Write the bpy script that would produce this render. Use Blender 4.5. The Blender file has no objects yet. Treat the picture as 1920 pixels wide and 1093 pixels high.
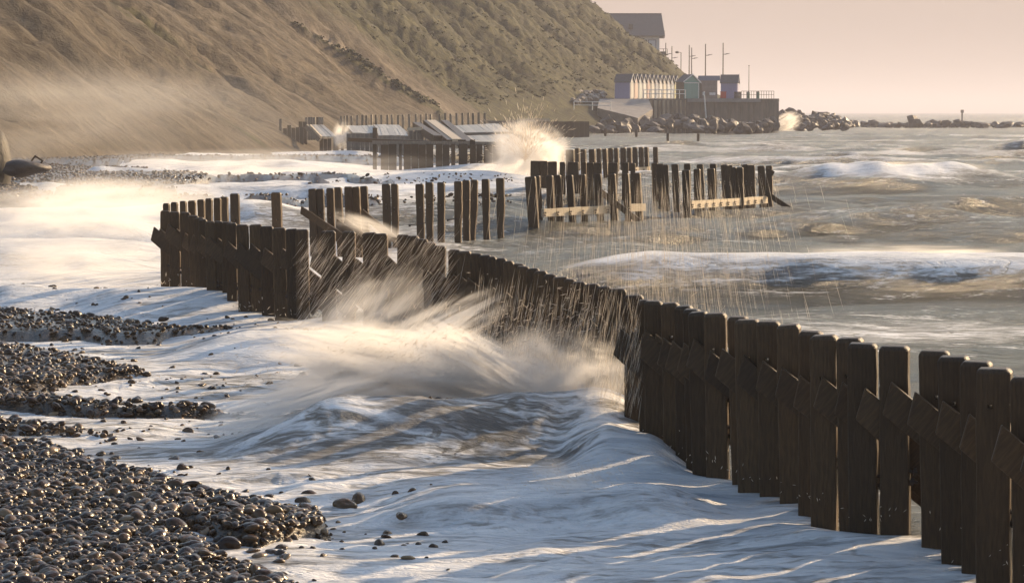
import bpy, bmesh, math, random
import numpy as np
from mathutils import Vector, Matrix
R = math.radians
rnd = random.Random(7)
S = bpy.context.scene
COL = S.collection

# ------------------------------------------------------------------ camera, sky, sun, exposure
CAMH = 3.2
F = 5000.0
PITCH = math.atan(336.5 / F)
cam_d = bpy.data.cameras.new('camera')
cam = bpy.data.objects.new('camera', cam_d); COL.objects.link(cam)
cam.location = (0, 0, CAMH); cam.rotation_euler = (R(90) - PITCH, 0, 0)
cam_d.sensor_width = 36; cam_d.lens = 36 * F / 1920
cam_d.clip_start = 0.5; cam_d.clip_end = 60000
S.camera = cam
S.render.resolution_x = 1024; S.render.resolution_y = 582

SUN_AZ, SUN_EL = R(50), R(19)
world = bpy.data.worlds.new('World'); S.world = world; world.use_nodes = True
nt = world.node_tree; nt.nodes.clear()
wo = nt.nodes.new('ShaderNodeOutputWorld'); bg = nt.nodes.new('ShaderNodeBackground')
sky = nt.nodes.new('ShaderNodeTexSky'); sky.sky_type = 'NISHITA'; sky.sun_disc = False
sky.sun_elevation = SUN_EL; sky.sun_rotation = SUN_AZ
sky.air_density = 1.2; sky.dust_density = 2.5; sky.ozone_density = 1.6
geo_ = nt.nodes.new('ShaderNodeTexCoord'); sep = nt.nodes.new('ShaderNodeSeparateXYZ')
nt.links.new(geo_.outputs['Generated'], sep.inputs[0])
mr = nt.nodes.new('ShaderNodeMapRange'); mr.inputs[1].default_value = 0.0; mr.inputs[1].default_value = 0.03; mr.inputs[2].default_value = 0.20
mr.inputs[3].default_value = 1.0; mr.inputs[4].default_value = 0.0; mr.interpolation_type = 'SMOOTHSTEP'
nt.links.new(sep.outputs[2], mr.inputs[0])
mx = nt.nodes.new('ShaderNodeMix'); mx.data_type = 'RGBA'; mx.blend_type = 'MIX'
mx.inputs[7].default_value = (2.7, 2.12, 1.80, 1)          # warm evening belt all round the horizon
ml = nt.nodes.new('ShaderNodeMath'); ml.operation = 'MULTIPLY'; ml.inputs[1].default_value = 1.0
nt.links.new(mr.outputs[0], ml.inputs[0]); nt.links.new(ml.outputs[0], mx.inputs[0])
nt.links.new(sky.outputs[0], mx.inputs[6]); nt.links.new(mx.outputs[2], bg.inputs[0])
bg.inputs[1].default_value = 0.135
nt.links.new(bg.outputs[0], wo.inputs[0])

sun_d = bpy.data.lights.new('sun', 'SUN'); sun_d.energy = 5.0; sun_d.angle = R(0.6); sun_d.color = (1.0, 0.72, 0.42)
sun = bpy.data.objects.new('sun', sun_d); COL.objects.link(sun)
sdir = Vector((math.sin(SUN_AZ) * math.cos(SUN_EL), math.cos(SUN_AZ) * math.cos(SUN_EL), math.sin(SUN_EL)))
sun.rotation_euler = sdir.to_track_quat('Z', 'Y').to_euler(); sun.location = (60, 40, 60)
S.view_settings.view_transform = 'Standard'; S.view_settings.look = 'None'
S.view_settings.gamma = 1; S.view_settings.exposure = 0.72
S.cycles.volume_step_rate = 0.35; S.cycles.volume_max_steps = 160
S.cycles.max_bounces = 6; S.cycles.volume_bounces = 2; S.cycles.diffuse_bounces = 2
S.cycles.transparent_max_bounces = 8; S.cycles.use_denoising = True
S.cycles.caustics_reflective = False; S.cycles.caustics_refractive = False

# ------------------------------------------------------------------ helpers
cp, sp = math.cos(PITCH), math.sin(PITCH)
def ray(px, py):
    u = (px - 960) / F; v = (546.5 - py) / F
    return Vector((u, cp + v * sp, -sp + v * cp))
def on_z(px, py, z=0.0):                # ground point of a sight line at height z
    d = ray(px, py); t = (z - CAMH) / d.z
    return Vector((d.x * t, d.y * t, z))
def at_y(px, py, Y):                    # point of a sight line at distance Y
    d = ray(px, py); t = Y / d.y
    return Vector((d.x * t, Y, CAMH + d.z * t))
def proj(X, Y, Z=0.0):
    dz = Z - CAMH
    dep = Y * cp - dz * sp
    return 960 + F * X / dep, 546.5 - F * (Y * sp + dz * cp) / dep

def tag(o, label=None, cat=None, group=None, kind=None):
    if label: o['label'] = label
    if cat: o['category'] = cat
    if group: o['group'] = group
    if kind: o['kind'] = kind
    return o
def empty(name, loc=(0, 0, 0), rz=0.0):
    o = bpy.data.objects.new(name, None); COL.objects.link(o)
    o.empty_display_size = .2; o.location = loc; o.rotation_euler = (0, 0, rz); return o
def mesh_obj(name, verts, faces, mat, parent=None, smooth=False, loc=None, rot=None):
    me = bpy.data.meshes.new(name); me.from_pydata([tuple(v) for v in verts], [], faces)
    if mat: me.materials.append(mat)
    if smooth: me.polygons.foreach_set('use_smooth', [True] * len(me.polygons))
    me.update()
    o = bpy.data.objects.new(name, me); COL.objects.link(o)
    if parent: o.parent = parent
    if loc is not None: o.location = loc
    if rot is not None: o.rotation_euler = rot
    return o
def share(name, me, parent=None, loc=(0, 0, 0), rot=(0, 0, 0), scale=(1, 1, 1)):
    o = bpy.data.objects.new(name, me); COL.objects.link(o)
    if parent: o.parent = parent
    o.location = loc; o.rotation_euler = rot; o.scale = scale; return o
class MB:
    def __init__(s): s.v = []; s.f = []
    def add(s, v, f):
        n = len(s.v); s.v += [tuple(p) for p in v]; s.f += [tuple(i + n for i in q) for q in f]
    def box(s, x0, x1, y0, y1, z0, z1):
        s.add([(x0, y0, z0), (x1, y0, z0), (x1, y1, z0), (x0, y1, z0), (x0, y0, z1), (x1, y0, z1), (x1, y1, z1), (x0, y1, z1)],
              [(0, 3, 2, 1), (4, 5, 6, 7), (0, 1, 5, 4), (1, 2, 6, 5), (2, 3, 7, 6), (3, 0, 4, 7)])
    def bar(s, a, b, r, n=6, r2=None):
        a = Vector(a); b = Vector(b); d = (b - a).normalized(); r2 = r if r2 is None else r2
        u = d.cross(Vector((0, 0, 1)));
        if u.length < 1e-3: u = Vector((1, 0, 0))
        u.normalize(); w = d.cross(u); v = []
        for k in range(n):
            c, t = math.cos(2 * math.pi * k / n), math.sin(2 * math.pi * k / n)
            v.append(a + (u * c + w * t) * r)
        for k in range(n):
            c, t = math.cos(2 * math.pi * k / n), math.sin(2 * math.pi * k / n)
            v.append(b + (u * c + w * t) * r2)
        f = [(k, (k + 1) % n, n + (k + 1) % n, n + k) for k in range(n)] + [tuple(range(n))[::-1], tuple(range(n, 2 * n))]
        s.add(v, f)
    def prism(s, poly, y0, y1):          # polygon in x,z extruded along y
        n = len(poly)
        v = [(x, y0, z) for x, z in poly] + [(x, y1, z) for x, z in poly]
        f = [tuple(range(n)), tuple(range(n, 2 * n))[::-1]] + [(k, n + k, n + (k + 1) % n, (k + 1) % n) for k in range(n)]
        s.add(v, f)
    def build(s, name, mat, parent=None, smooth=False, loc=None, rot=None):
        return mesh_obj(name, s.v, s.f, mat, parent, smooth, loc, rot)

# numpy noise
_rs = np.random.RandomState(3)
_perm = _rs.permutation(4096); _val = _rs.rand(4096)
def _h(ix, iy): return _val[(_perm[(ix & 4095)] + iy) & 4095]
def vnoise(x, y):
    x = np.asarray(x, float); y = np.asarray(y, float)
    ix = np.floor(x).astype(np.int64); iy = np.floor(y).astype(np.int64)
    fx = x - ix; fy = y - iy
    fx = fx * fx * fx * (fx * (fx * 6 - 15) + 10); fy = fy * fy * fy * (fy * (fy * 6 - 15) + 10)
    a = _h(ix, iy); b = _h(ix + 1, iy); c = _h(ix, iy + 1); d = _h(ix + 1, iy + 1)
    return (a * (1 - fx) + b * fx) * (1 - fy) + (c * (1 - fx) + d * fx) * fy
def fbm(x, y, o=4, g=.5, l=2.03):
    r = 0; a = 1; t = 0
    for k in range(o):
        r = r + a * vnoise(x * l ** k + 17.3 * k, y * l ** k + 5.1 * k); t += a; a *= g
    return r / t
def sstep(a, b, x):
    t = np.clip((x - a) / (b - a), 0, 1); return t * t * (3 - 2 * t)

# ------------------------------------------------------------------ materials
def new_mat(name):
    m = bpy.data.materials.new(name); m.use_nodes = True; m.node_tree.nodes.clear()
    return m, m.node_tree, lambda t: m.node_tree.nodes.new(t), m.node_tree.links.new
def ramp(N, stops):
    r = N('ShaderNodeValToRGB'); e = r.color_ramp.elements
    while len(e) < len(stops): e.new(.5)
    for i, (p, c) in enumerate(stops): e[i].position = p; e[i].color = (*c, 1) if len(c) == 3 else c
    return r
def simple(name, c1, c2=None, rough=.6, scale=3.0, stretch=(1, 1, 1), bump=.3, bdist=.01, spec=.5, coord='Object', metal=0.0, rnd_hue=0.0, det=6):
    m, t, N, L = new_mat(name)
    o = N('ShaderNodeOutputMaterial'); b = N('ShaderNodeBsdfPrincipled'); L(b.outputs[0], o.inputs[0])
    tc = N('ShaderNodeTexCoord'); mp = N('ShaderNodeMapping'); mp.inputs['Scale'].default_value = stretch
    L(tc.outputs[coord], mp.inputs[0])
    no = N('ShaderNodeTexNoise'); no.inputs['Scale'].default_value = scale; no.inputs['Detail'].default_value = det
    no.inputs['Roughness'].default_value = .62
    L(mp.outputs[0], no.inputs[0])
    c2 = c2 or tuple(x * .6 for x in c1)
    r = ramp(N, [(.3, c2), (.7, c1)]); L(no.outputs[0], r.inputs[0])
    col = r.outputs[0]
    if rnd_hue:
        oi = N('ShaderNodeObjectInfo'); mr_ = N('ShaderNodeMapRange')
        mr_.inputs[3].default_value = 1 - rnd_hue; mr_.inputs[4].default_value = 1 + rnd_hue
        L(oi.outputs['Random'], mr_.inputs[0]); vm = N('ShaderNodeVectorMath'); vm.operation = 'SCALE'
        L(col, vm.inputs[0]); L(mr_.outputs[0], vm.inputs[3]); col = vm.outputs[0]
    L(col, b.inputs['Base Color']); b.inputs['Roughness'].default_value = rough; b.inputs['Metallic'].default_value = metal
    b.inputs['Specular IOR Level'].default_value = spec
    bu = N('ShaderNodeBump'); bu.inputs['Strength'].default_value = bump; bu.inputs['Distance'].default_value = bdist
    L(no.outputs[0], bu.inputs['Height']); L(bu.outputs[0], b.inputs['Normal'])
    return m

M_wood = simple('wet_timber', (.078, .047, .022), (.032, .019, .009), rough=.45, scale=7, stretch=(9, 9, .9), bump=.7, bdist=.015, rnd_hue=.35, spec=.25)
M_oldwood = simple('grey_timber', (.26, .22, .17), (.10, .08, .06), rough=.55, scale=5, stretch=(4, 4, .8), bump=.5, bdist=.02, rnd_hue=.3)
M_deck = simple('silvered_deck_boards', (.5, .45, .38), (.2, .17, .13), rough=.4, scale=3, stretch=(5, 1, 1), bump=.4, bdist=.02, rnd_hue=.3)
M_beam = simple('pale_sunlit_timber', (.62, .52, .38), (.3, .22, .13), rough=.5, scale=5, stretch=(.8, 6, 6), bump=.5, bdist=.012)  # walings coloured pale to carry the sunlight that falls on them
M_iron = simple('rusted_iron', (.06, .04, .03), (.02, .015, .012), rough=.5, scale=20, bump=.4, metal=.3)
M_rock = simple('brown_boulder', (.10, .078, .064), (.035, .027, .022), rough=.55, scale=.9, bump=.9, bdist=.2, rnd_hue=.35)
M_palerock = simple('pale_rubble', (.36, .31, .26), (.16, .13, .11), rough=.75, scale=.9, bump=.8, bdist=.15, rnd_hue=.3)
M_concrete = simple('sea_wall_concrete', (.22, .17, .13), (.10, .078, .06), rough=.8, scale=.7, stretch=(3, 3, .5), bump=.4, bdist=.05)
M_apron = simple('slipway_concrete', (.3, .28, .26), (.2, .18, .17), rough=.8, scale=1.2, bump=.3, bdist=.03)
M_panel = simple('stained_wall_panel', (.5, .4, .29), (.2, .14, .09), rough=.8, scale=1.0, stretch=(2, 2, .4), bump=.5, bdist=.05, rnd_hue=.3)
M_white = simple('white_paint', (.75, .74, .72), (.6, .58, .55), rough=.45, scale=4, bump=.1)
M_dark = simple('dark_metal', (.05, .045, .045), (.03, .03, .03), rough=.5, scale=8, bump=.1)
M_slate = simple('slate_roof', (.11, .105, .11), (.07, .065, .07), rough=.7, scale=2.5, stretch=(1, 1, 4), bump=.4, bdist=.04)
M_render = simple('rendered_wall', (.5, .49, .47), (.42, .4, .39), rough=.8, scale=2, bump=.2)
M_glass = simple('window_glass', (.35, .42, .5), (.28, .34, .42), rough=.08, scale=1, bump=0, spec=1)

def paint(name, c): return simple(name, c, tuple(x * .8 for x in c), rough=.55, scale=3, stretch=(6, 6, .6), bump=.15)

def pebble_mat():
    m, t, N, L = new_mat('wet_pebble')
    o = N('ShaderNodeOutputMaterial'); b = N('ShaderNodeBsdfPrincipled'); L(b.outputs[0], o.inputs[0])
    oi = N('ShaderNodeObjectInfo')
    r = ramp(N, [(0, (.02, .009, .003)), (.35, (.05, .024, .008)), (.7, (.11, .06, .023)), (.9, (.03, .02, .012)), (1, (.3, .2, .11))])
    L(oi.outputs['Random'], r.inputs[0])
    tc = N('ShaderNodeTexCoord'); no = N('ShaderNodeTexNoise'); no.inputs['Scale'].default_value = 2.5; no.inputs['Detail'].default_value = 5
    L(tc.outputs['Object'], no.inputs[0])
    mxx = N('ShaderNodeMix'); mxx.data_type = 'RGBA'; mxx.blend_type = 'MULTIPLY'; mxx.inputs[0].default_value = .6
    L(r.outputs[0], mxx.inputs[6]); rr = ramp(N, [(.3, (.45, .42, .4)), (.7, (1, 1, 1))]); L(no.outputs[0], rr.inputs[0]); L(rr.outputs[0], mxx.inputs[7])
    L(mxx.outputs[2], b.inputs['Base Color'])
    b.inputs['Roughness'].default_value = .23; b.inputs['Specular IOR Level'].default_value = .3
    b.inputs['Coat Weight'].default_value = .12; b.inputs['Coat Roughness'].default_value = .07
    bu = N('ShaderNodeBump'); bu.inputs['Strength'].default_value = .25; bu.inputs['Distance'].default_value = .05
    L(no.outputs[0], bu.inputs['Height']); L(bu.outputs[0], b.inputs['Normal'])
    return m
M_pebble = pebble_mat()

def sea_mat():
    m, t, N, L = new_mat('sea_water_and_foam')
    out = N('ShaderNodeOutputMaterial')
    tc = N('ShaderNodeTexCoord'); at = N('ShaderNodeAttribute'); at.attribute_name = 'foam'
    dt = N('ShaderNodeAttribute'); dt.attribute_name = 'detail'        # grows with the size of the ripples to show
    def noise(sc, scale, det, dist=0, rough=.6, rot=0):
        mp = N('ShaderNodeMapping'); mp.inputs['Scale'].default_value = sc; mp.inputs['Rotation'].default_value = (0, 0, rot)
        L(tc.outputs['Object'], mp.inputs[0]); n = N('ShaderNodeTexNoise')
        n.inputs['Scale'].default_value = scale; n.inputs['Detail'].default_value = det
        n.inputs['Distortion'].default_value = dist; n.inputs['Roughness'].default_value = rough
        L(mp.outputs[0], n.inputs[0]); return n
    def math_(op, a, b=None, clamp=False):
        n = N('ShaderNodeMath'); n.operation = op; n.use_clamp = clamp
        for i, v in enumerate((a, b)):
            if v is None: continue
            if isinstance(v, (int, float)): n.inputs[i].default_value = v
            else: L(v, n.inputs[i])
        return n.outputs[0]
    n1 = noise((.40, 1.5, 1), .8, 8, 2.2, .64, R(-12))      # broad silk
    n2 = noise((1.0, 5.0, 1), 2.2, 6, .8, .6, R(-8))      # fine streaks
    n3 = noise((.08, .35, 1), 1.0, 8, .6, .65)             # whitecaps on open water
    a = math_('SUBTRACT', n1.outputs[0], .5); a = math_('MULTIPLY', a, 1.7)
    b = math_('SUBTRACT', n2.outputs[0], .5); b = math_('MULTIPLY', b, 1.0)
    c = math_('SUBTRACT', n3.outputs[0], .5); c = math_('MULTIPLY', c, .7)
    n4 = noise((.35, 1.6, 1), 1.3, 7, .9, .68, R(6))
    fl = N('ShaderNodeMapRange'); fl.interpolation_type = 'SMOOTHSTEP'; fl.inputs[1].default_value = .56; fl.inputs[2].default_value = .76; L(n4.outputs[0], fl.inputs[0])
    n5 = noise((1, 2.2, 1), 4.0, 7, 1.0, .7, R(4))
    s = math_('ADD', math_('ADD', math_('ADD', a, math_('ADD', b, math_('MULTIPLY', math_('SUBTRACT', n5.outputs[0], .5), 1.5))), c), math_('MULTIPLY', fl.outputs[0], .75))
    n6 = noise((.5, 1.5, 1), 1.15, 4, 2.8, .55, R(-20)); rd = math_('ABSOLUTE', math_('SUBTRACT', math_('MULTIPLY', n6.outputs[0], 2.0), 1.0))
    vn = N('ShaderNodeMapRange'); vn.interpolation_type = 'SMOOTHSTEP'; vn.inputs[1].default_value = .13; vn.inputs[2].default_value = .0; L(rd, vn.inputs[0])
    s = math_('SUBTRACT', s, math_('MULTIPLY', vn.outputs[0], .30))
    f = math_('ADD', at.outputs['Fac'], math_('MULTIPLY', s, .78))
    mr_ = N('ShaderNodeMapRange'); mr_.interpolation_type = 'SMOOTHSTEP'
    mr_.inputs[1].default_value = .28; mr_.inputs[2].default_value = .85; L(f, mr_.inputs[0])
    # foam
    fb = N('ShaderNodeBsdfPrincipled'); fr = ramp(N, [(.28, (.40, .42, .45)), (.45, (.66, .67, .69)), (.62, (.9, .89, .88))]); L(n1.outputs[0], fr.inputs[0])
    L(fr.outputs[0], fb.inputs['Base Color']); fb.inputs['Roughness'].default_value = .55; fb.inputs['Specular IOR Level'].default_value = .3
    # water
    wb = N('ShaderNodeBsdfPrincipled'); wr = ramp(N, [(.35, (.05, .062, .062)), (.7, (.15, .138, .1))]); L(n3.outputs[0], wr.inputs[0])
    aer = N('ShaderNodeMapRange'); aer.interpolation_type = 'SMOOTHSTEP'; aer.inputs[1].default_value = .3; aer.inputs[2].default_value = .75; L(at.outputs['Fac'], aer.inputs[0])
    mk = N('ShaderNodeMix'); mk.data_type = 'RGBA'; L(aer.outputs[0], mk.inputs[0]); L(wr.outputs[0], mk.inputs[6])
    mr2 = ramp(N, [(.35, (.36, .35, .35)), (.6, (.50, .46, .40))]); L(n1.outputs[0], mr2.inputs[0]); L(mr2.outputs[0], mk.inputs[7])
    L(mk.outputs[2], wb.inputs['Base Color']); wb.inputs['IOR'].default_value = 1.33; wb.inputs['Specular IOR Level'].default_value = .35
    rg = N('ShaderNodeMapRange'); rg.inputs[3].default_value = .26; rg.inputs[4].default_value = .5; L(aer.outputs[0], rg.inputs[0]); L(rg.outputs[0], wb.inputs['Roughness'])
    b1 = N('ShaderNodeBump'); b1.inputs['Distance'].default_value = .10; b1.inputs['Strength'].default_value = .8
    L(math_('ADD', math_('ADD', n1.outputs[0], math_('MULTIPLY', n2.outputs[0], .5)), math_('SUBTRACT', math_('MULTIPLY', n5.outputs[0], .8), math_('MULTIPLY', vn.outputs[0], .25))), b1.inputs['Height']); L(b1.outputs[0], fb.inputs['Normal'])
    nn = noise((.5, 1.6, 1), 1.0, 9, .5, .7, R(8)); b2 = N('ShaderNodeBump'); b2.inputs['Distance'].default_value = 2.0; b2.inputs['Strength'].default_value = 1.0
    L(nn.outputs[0], b2.inputs['Height']); L(b2.outputs[0], wb.inputs['Normal'])
    mix = N('ShaderNodeMixShader'); L(mr_.outputs[0], mix.inputs[0]); L(wb.outputs[0], mix.inputs[1]); L(fb.outputs[0], mix.inputs[2])
    L(mix.outputs[0], out.inputs[0]); return m
M_sea = sea_mat()

def drop_mat():
    m, t, N, L = new_mat('water_drops')
    o = N('ShaderNodeOutputMaterial'); a = N('ShaderNodeBsdfTranslucent'); a.inputs[0].default_value = (.9, .8, .66, 1)
    g = N('ShaderNodeBsdfGlossy'); g.inputs['Roughness'].default_value = .35
    mx_ = N('ShaderNodeMixShader'); mx_.inputs[0].default_value = .35
    L(a.outputs[0], mx_.inputs[1]); L(g.outputs[0], mx_.inputs[2]); L(mx_.outputs[0], o.inputs[0]); return m
M_drop = drop_mat()

def haze_mat(name, dens, color, g=.3, noise=None):
    m, t, N, L = new_mat(name)
    o = N('ShaderNodeOutputMaterial'); v = N('ShaderNodeVolumePrincipled'); L(v.outputs[0], o.inputs['Volume'])
    v.inputs['Color'].default_value = (*color, 1); v.inputs['Density'].default_value = dens; v.inputs['Anisotropy'].default_value = g
    if noise:                                             # a soft cloud: dense in the middle, torn by noise
        sc, stretch, rot = noise
        tc = N('ShaderNodeTexCoord'); ln = N('ShaderNodeVectorMath'); ln.operation = 'LENGTH'; L(tc.outputs['Object'], ln.inputs[0])
        mr_ = N('ShaderNodeMapRange'); mr_.interpolation_type = 'SMOOTHERSTEP'
        mr_.inputs[1].default_value = 1.0; mr_.inputs[2].default_value = .1; L(ln.outputs['Value'], mr_.inputs[0])
        mp = N('ShaderNodeMapping'); mp.inputs['Scale'].default_value = stretch; mp.inputs['Rotation'].default_value = rot
        L(tc.outputs['Object'], mp.inputs[0]); no = N('ShaderNodeTexNoise'); no.inputs['Scale'].default_value = sc
        no.inputs['Detail'].default_value = 5; no.inputs['Roughness'].default_value = .62; no.inputs['Distortion'].default_value = .8; L(mp.outputs[0], no.inputs[0])
        m2 = N('ShaderNodeMapRange'); m2.inputs[1].default_value = .44; m2.inputs[2].default_value = .68; L(no.outputs[0], m2.inputs[0])
        a = N('ShaderNodeMath'); a.operation = 'MULTIPLY'; L(mr_.outputs[0], a.inputs[0]); L(m2.outputs[0], a.inputs[1])
        b = N('ShaderNodeMath'); b.operation = 'MULTIPLY'; L(a.outputs[0], b.inputs[0]); b.inputs[1].default_value = dens
        L(b.outputs[0], v.inputs['Density'])
    return m

# ------------------------------------------------------------------ the groyne line (plan), used by sea and timber
TOPZ = 1.41
G_PTS = []      # filled from the post lists
A_POSTS = [(1195, 1222, 562), (1209, 1243, 564), (1241, 1273, 567), (1265, 1298, 573), (1280, 1312, 579), (1292, 1328, 584),
           (1323, 1364, 587), (1367, 1405, 593), (1378, 1423, 599), (1420, 1462, 602), (1457, 1500, 608), (1496, 1540, 620),
           (1519, 1568, 628), (1569, 1617, 633), (1590, 1644, 643), (1649, 1703, 648), (1726, 1782, 657), (1763, 1820, 667),
           (1799, 1856, 677), (1829, 1893, 690), (1898, 1958, 705), (1945, 2008, 722), (1990, 2056, 738)]
A_BR = [(1164, 616), (1183, 620), (1209, 617), (1229, 625), (1244, 632), (1261, 638), (1282, 642), (1301, 634), (1332, 656),
        (1354, 653), (1394, 664), (1430, 675), (1467, 687), (1500, 703), (1541, 705), (1579, 715), (1622, 726), (1671, 715),
        (1716, 733), (1768, 750), (1817, 775), (1878, 795), (1932, 812)]
B_POSTS = [(840, 864, 468), (858, 884, 471), (881, 904, 475), (897, 921, 478), (916, 932, 481), (930, 950, 484), (944, 963, 489),
           (960, 982, 494), (970, 994, 499), (986, 1010, 503), (1000, 1024, 508), (1020, 1044, 514), (1036, 1067, 519),
           (1056, 1078, 523), (1074, 1102, 528), (1096, 1126, 532), (1120, 1148, 537), (1142, 1176, 541), (1172, 1208, 553)]
B_BR = [(824, 510), (840, 512), (849, 514), (863, 516), (877, 520), (900, 532), (924, 538), (950, 548), (976, 566), (994, 567),
        (1014, 570), (1034, 578), (1056, 585), (1084, 592), (1108, 600), (1130, 598), (1150, 610)]
C_POSTS = [(300, 318, 395), (316, 336, 397), (338, 357, 398), (354, 374, 404), (364, 382, 408), (372, 388, 411), (385, 404, 415), (400, 418, 415),
           (416, 436, 416), (424, 443, 418), (445, 467, 421), (467, 490, 421), (488, 512, 424), (512, 536, 427), (537, 560, 429), (553, 577, 430),
           (603, 630, 433), (641, 665, 434), (680, 706, 436), (700, 726, 438), (745, 768, 440), (762, 784, 442), (778, 800, 448), (794, 818, 455), (812, 836, 461)]
C_BR = [(289, 425), (300, 428), (315, 420), (331, 428), (347, 436), (362, 440), (377, 440), (391, 444), (409, 446), (427, 452), (448, 455), (471, 456),
        (496, 464), (530, 465), (588, 468), (625, 476), (668, 484), (700, 478), (726, 478), (752, 488), (780, 496), (800, 505)]
def post_pos(l, r, t): return on_z((l + r) / 2, t, TOPZ)
g_all = [post_pos(*p) for p in C_POSTS + B_POSTS + A_POSTS]
gY = np.array([p.y for p in g_all]); gX = np.array([p.x for p in g_all]); _o = np.argsort(gY); gY = gY[_o]; gX = gX[_o]

# ------------------------------------------------------------------ sea surface
# (px span, crest distance, height, front length, back length)
def surf_height(X, Y, lod):
    PX, PY = proj(X, Y, 0)
    Z = np.zeros_like(X)
    side = X - np.interp(Y, gY, gX)
    surf = sstep(.4, -.6, side) * sstep(52, 46, Y)          # sheltered silky water on the beach side
    surf = np.maximum(surf, sstep(980, 700, PX) * sstep(350, 120, Y) * .6 * (Y > 46))
    rs = np.random.RandomState(11)
    calm = 1 - .8 * surf
    wx = X + 3 * (fbm(X * .12, Y * .12, 2) - .5); wy = Y + 5 * (fbm(X * .07 + 9, Y * .07 + 4, 2) - .5)
    for k in range(34):
        lam = .9 * 1.10 ** k * (1 + .2 * rs.rand()); d = (rs.rand() - .5) * 1.3
        am = (.0085 + .009 * sstep(50, 90, Y)) * lam ** .85 * min(1, (6 / lam) ** .9)
        kx, ky = math.sin(d) * 2 * math.pi / lam, math.cos(d) * 2 * math.pi / lam
        ph = rs.rand() * 6.28
        w = np.sin(kx * wx + ky * wy + ph)
        w = 1.27 - 2 * np.sqrt((1 - w) / 2 + .015)              # sharper crests
        fade = sstep(1.6, 4.0, lam / lod)
        Z += am * w * fade * (calm if lam < 6 else 1 - .45 * surf)
    Z *= .9 * (.55 + .9 * fbm(X * .05 + 3, Y * .04, 2))
    Z *= sstep(14, 30, Y) * .4 + .6
    Z -= .15 * sstep(112, 66, Y) + .10 * sstep(60, 80, Y) * sstep(900, 500, PX)
    def wave(Yc, h, lf, lb, p0, p1, soft, slope=0.0, wig=.6):
        nonlocal Z
        yc = Yc + slope * (PX - (p0 + p1) / 2) / 1000 + wig * (fbm(X * .25 + Yc, Y * .02, 3) - .5) * 2
        d = Y - yc
        w = np.where(d < 0, np.exp(-(d / lf) ** 2), np.exp(-(np.abs(d) / lb) ** 1.6))
        win = sstep(p0 - soft, p0 + soft, PX) * sstep(p1 + soft, p1 - soft, PX)
        hh = h * ((.75 + .5 * fbm(X * .5 + Yc * 3, Y * .1, 3)) if Yc != 51 else (.92 + .16 * fbm(X * .2, Y * .05, 2)))
        Z = Z + w * win * hh
        return w * win * h * sstep(-.75 * lf, -.1 * lf, d)      # foam lies on the crest and behind it
    cr = 0
    c1 = wave(51, .60, 1.1, 4.0, 1050, 2400, 200, -.5, .35)
    c2 = wave(117, .85, 3.2, 12, 1480, 1880, 120, 0, 2)
    c3 = wave(83, .5, 2.4, 6, 430, 1000, 60, 0, 1.2)
    c4 = wave(26.3, .58, .8, 1.8, 520, 1230, 150, .8, .5)
    c5 = wave(21.9, .26, .5, 1.3, 760, 1300, 120, -.5, .4)
    c6 = wave(44.2, .42, 1.4, 3, -50, 560, 80, -1.5, .8)
    c7 = wave(36.6, .34, 1.0, 3, 380, 900, 110, 1.0, .7)
    c8 = wave(150, .5, 4, 10, 150, 640, 120, 0, 3)
    c9 = wave(105, .5, 3, 8, 120, 980, 150, 0, 3)
    c10 = wave(62, .35, 2, 4, -60, 330, 90, 0, 1)
    c11 = wave(74, .12, 2, 6, 1450, 2300, 100, 3, 1)
    c12 = wave(30, .22, 1.2, 2.5, 800, 1250, 120, .5, .6)
    c14 = wave(25.0, .34, .9, 1.5, 1090, 1275, 60, 0, .3)
    c13 = wave(20.3, .12, .5, 1.0, 1400, 2000, 150, -.8, .3)
    crest2 = 0
    for (yc, h, a, b) in [(185, .4, 1500, 2300), (240, .28, 1300, 2000), (320, .3, 1450, 2300), (140, .25, 1350, 1700), (95, .15, 1500, 2300), (68, .16, 1250, 2300), (132, .3, 1000, 2300), (158, .4, 1150, 2300), (210, .34, 1100, 2300), (275, .22, 1300, 2300), (57, .42, -300, 240), (68, .5, -200, 320), (80, .55, -300, 560), (98, .6, -300, 720), (120, .6, 60, 700), (172, .6, 150, 800)]:
        xtra = wave(yc, h, max(.7, yc * .0075), yc * .04, a, b, 120, 0, yc * .012); crest2 = crest2 + xtra / h * (.52 if yc > 100 else .2)
    tq = fbm(X * .9 + 3 * fbm(X * .4, Y * .3, 2), Y * 1.9 + 2 * fbm(X * .7, Y * .5, 2), 5) - .5
    Z = Z + surf * .16 * tq * sstep(.1, .05, lod * .3) + surf * .10 * (fbm(X * .3 + 7, Y * .45, 2) - .5)
    crest = c1 ** 3 * 4.2 + c2 ** 2 * 1.3 + c3 * .1 + c8 * .9 + c9 * .9 + c10 * 1.0 + c11 * .3 + crest2 ** 2 * 1.6
    return Z, surf, crest, PX, PY, side

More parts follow.
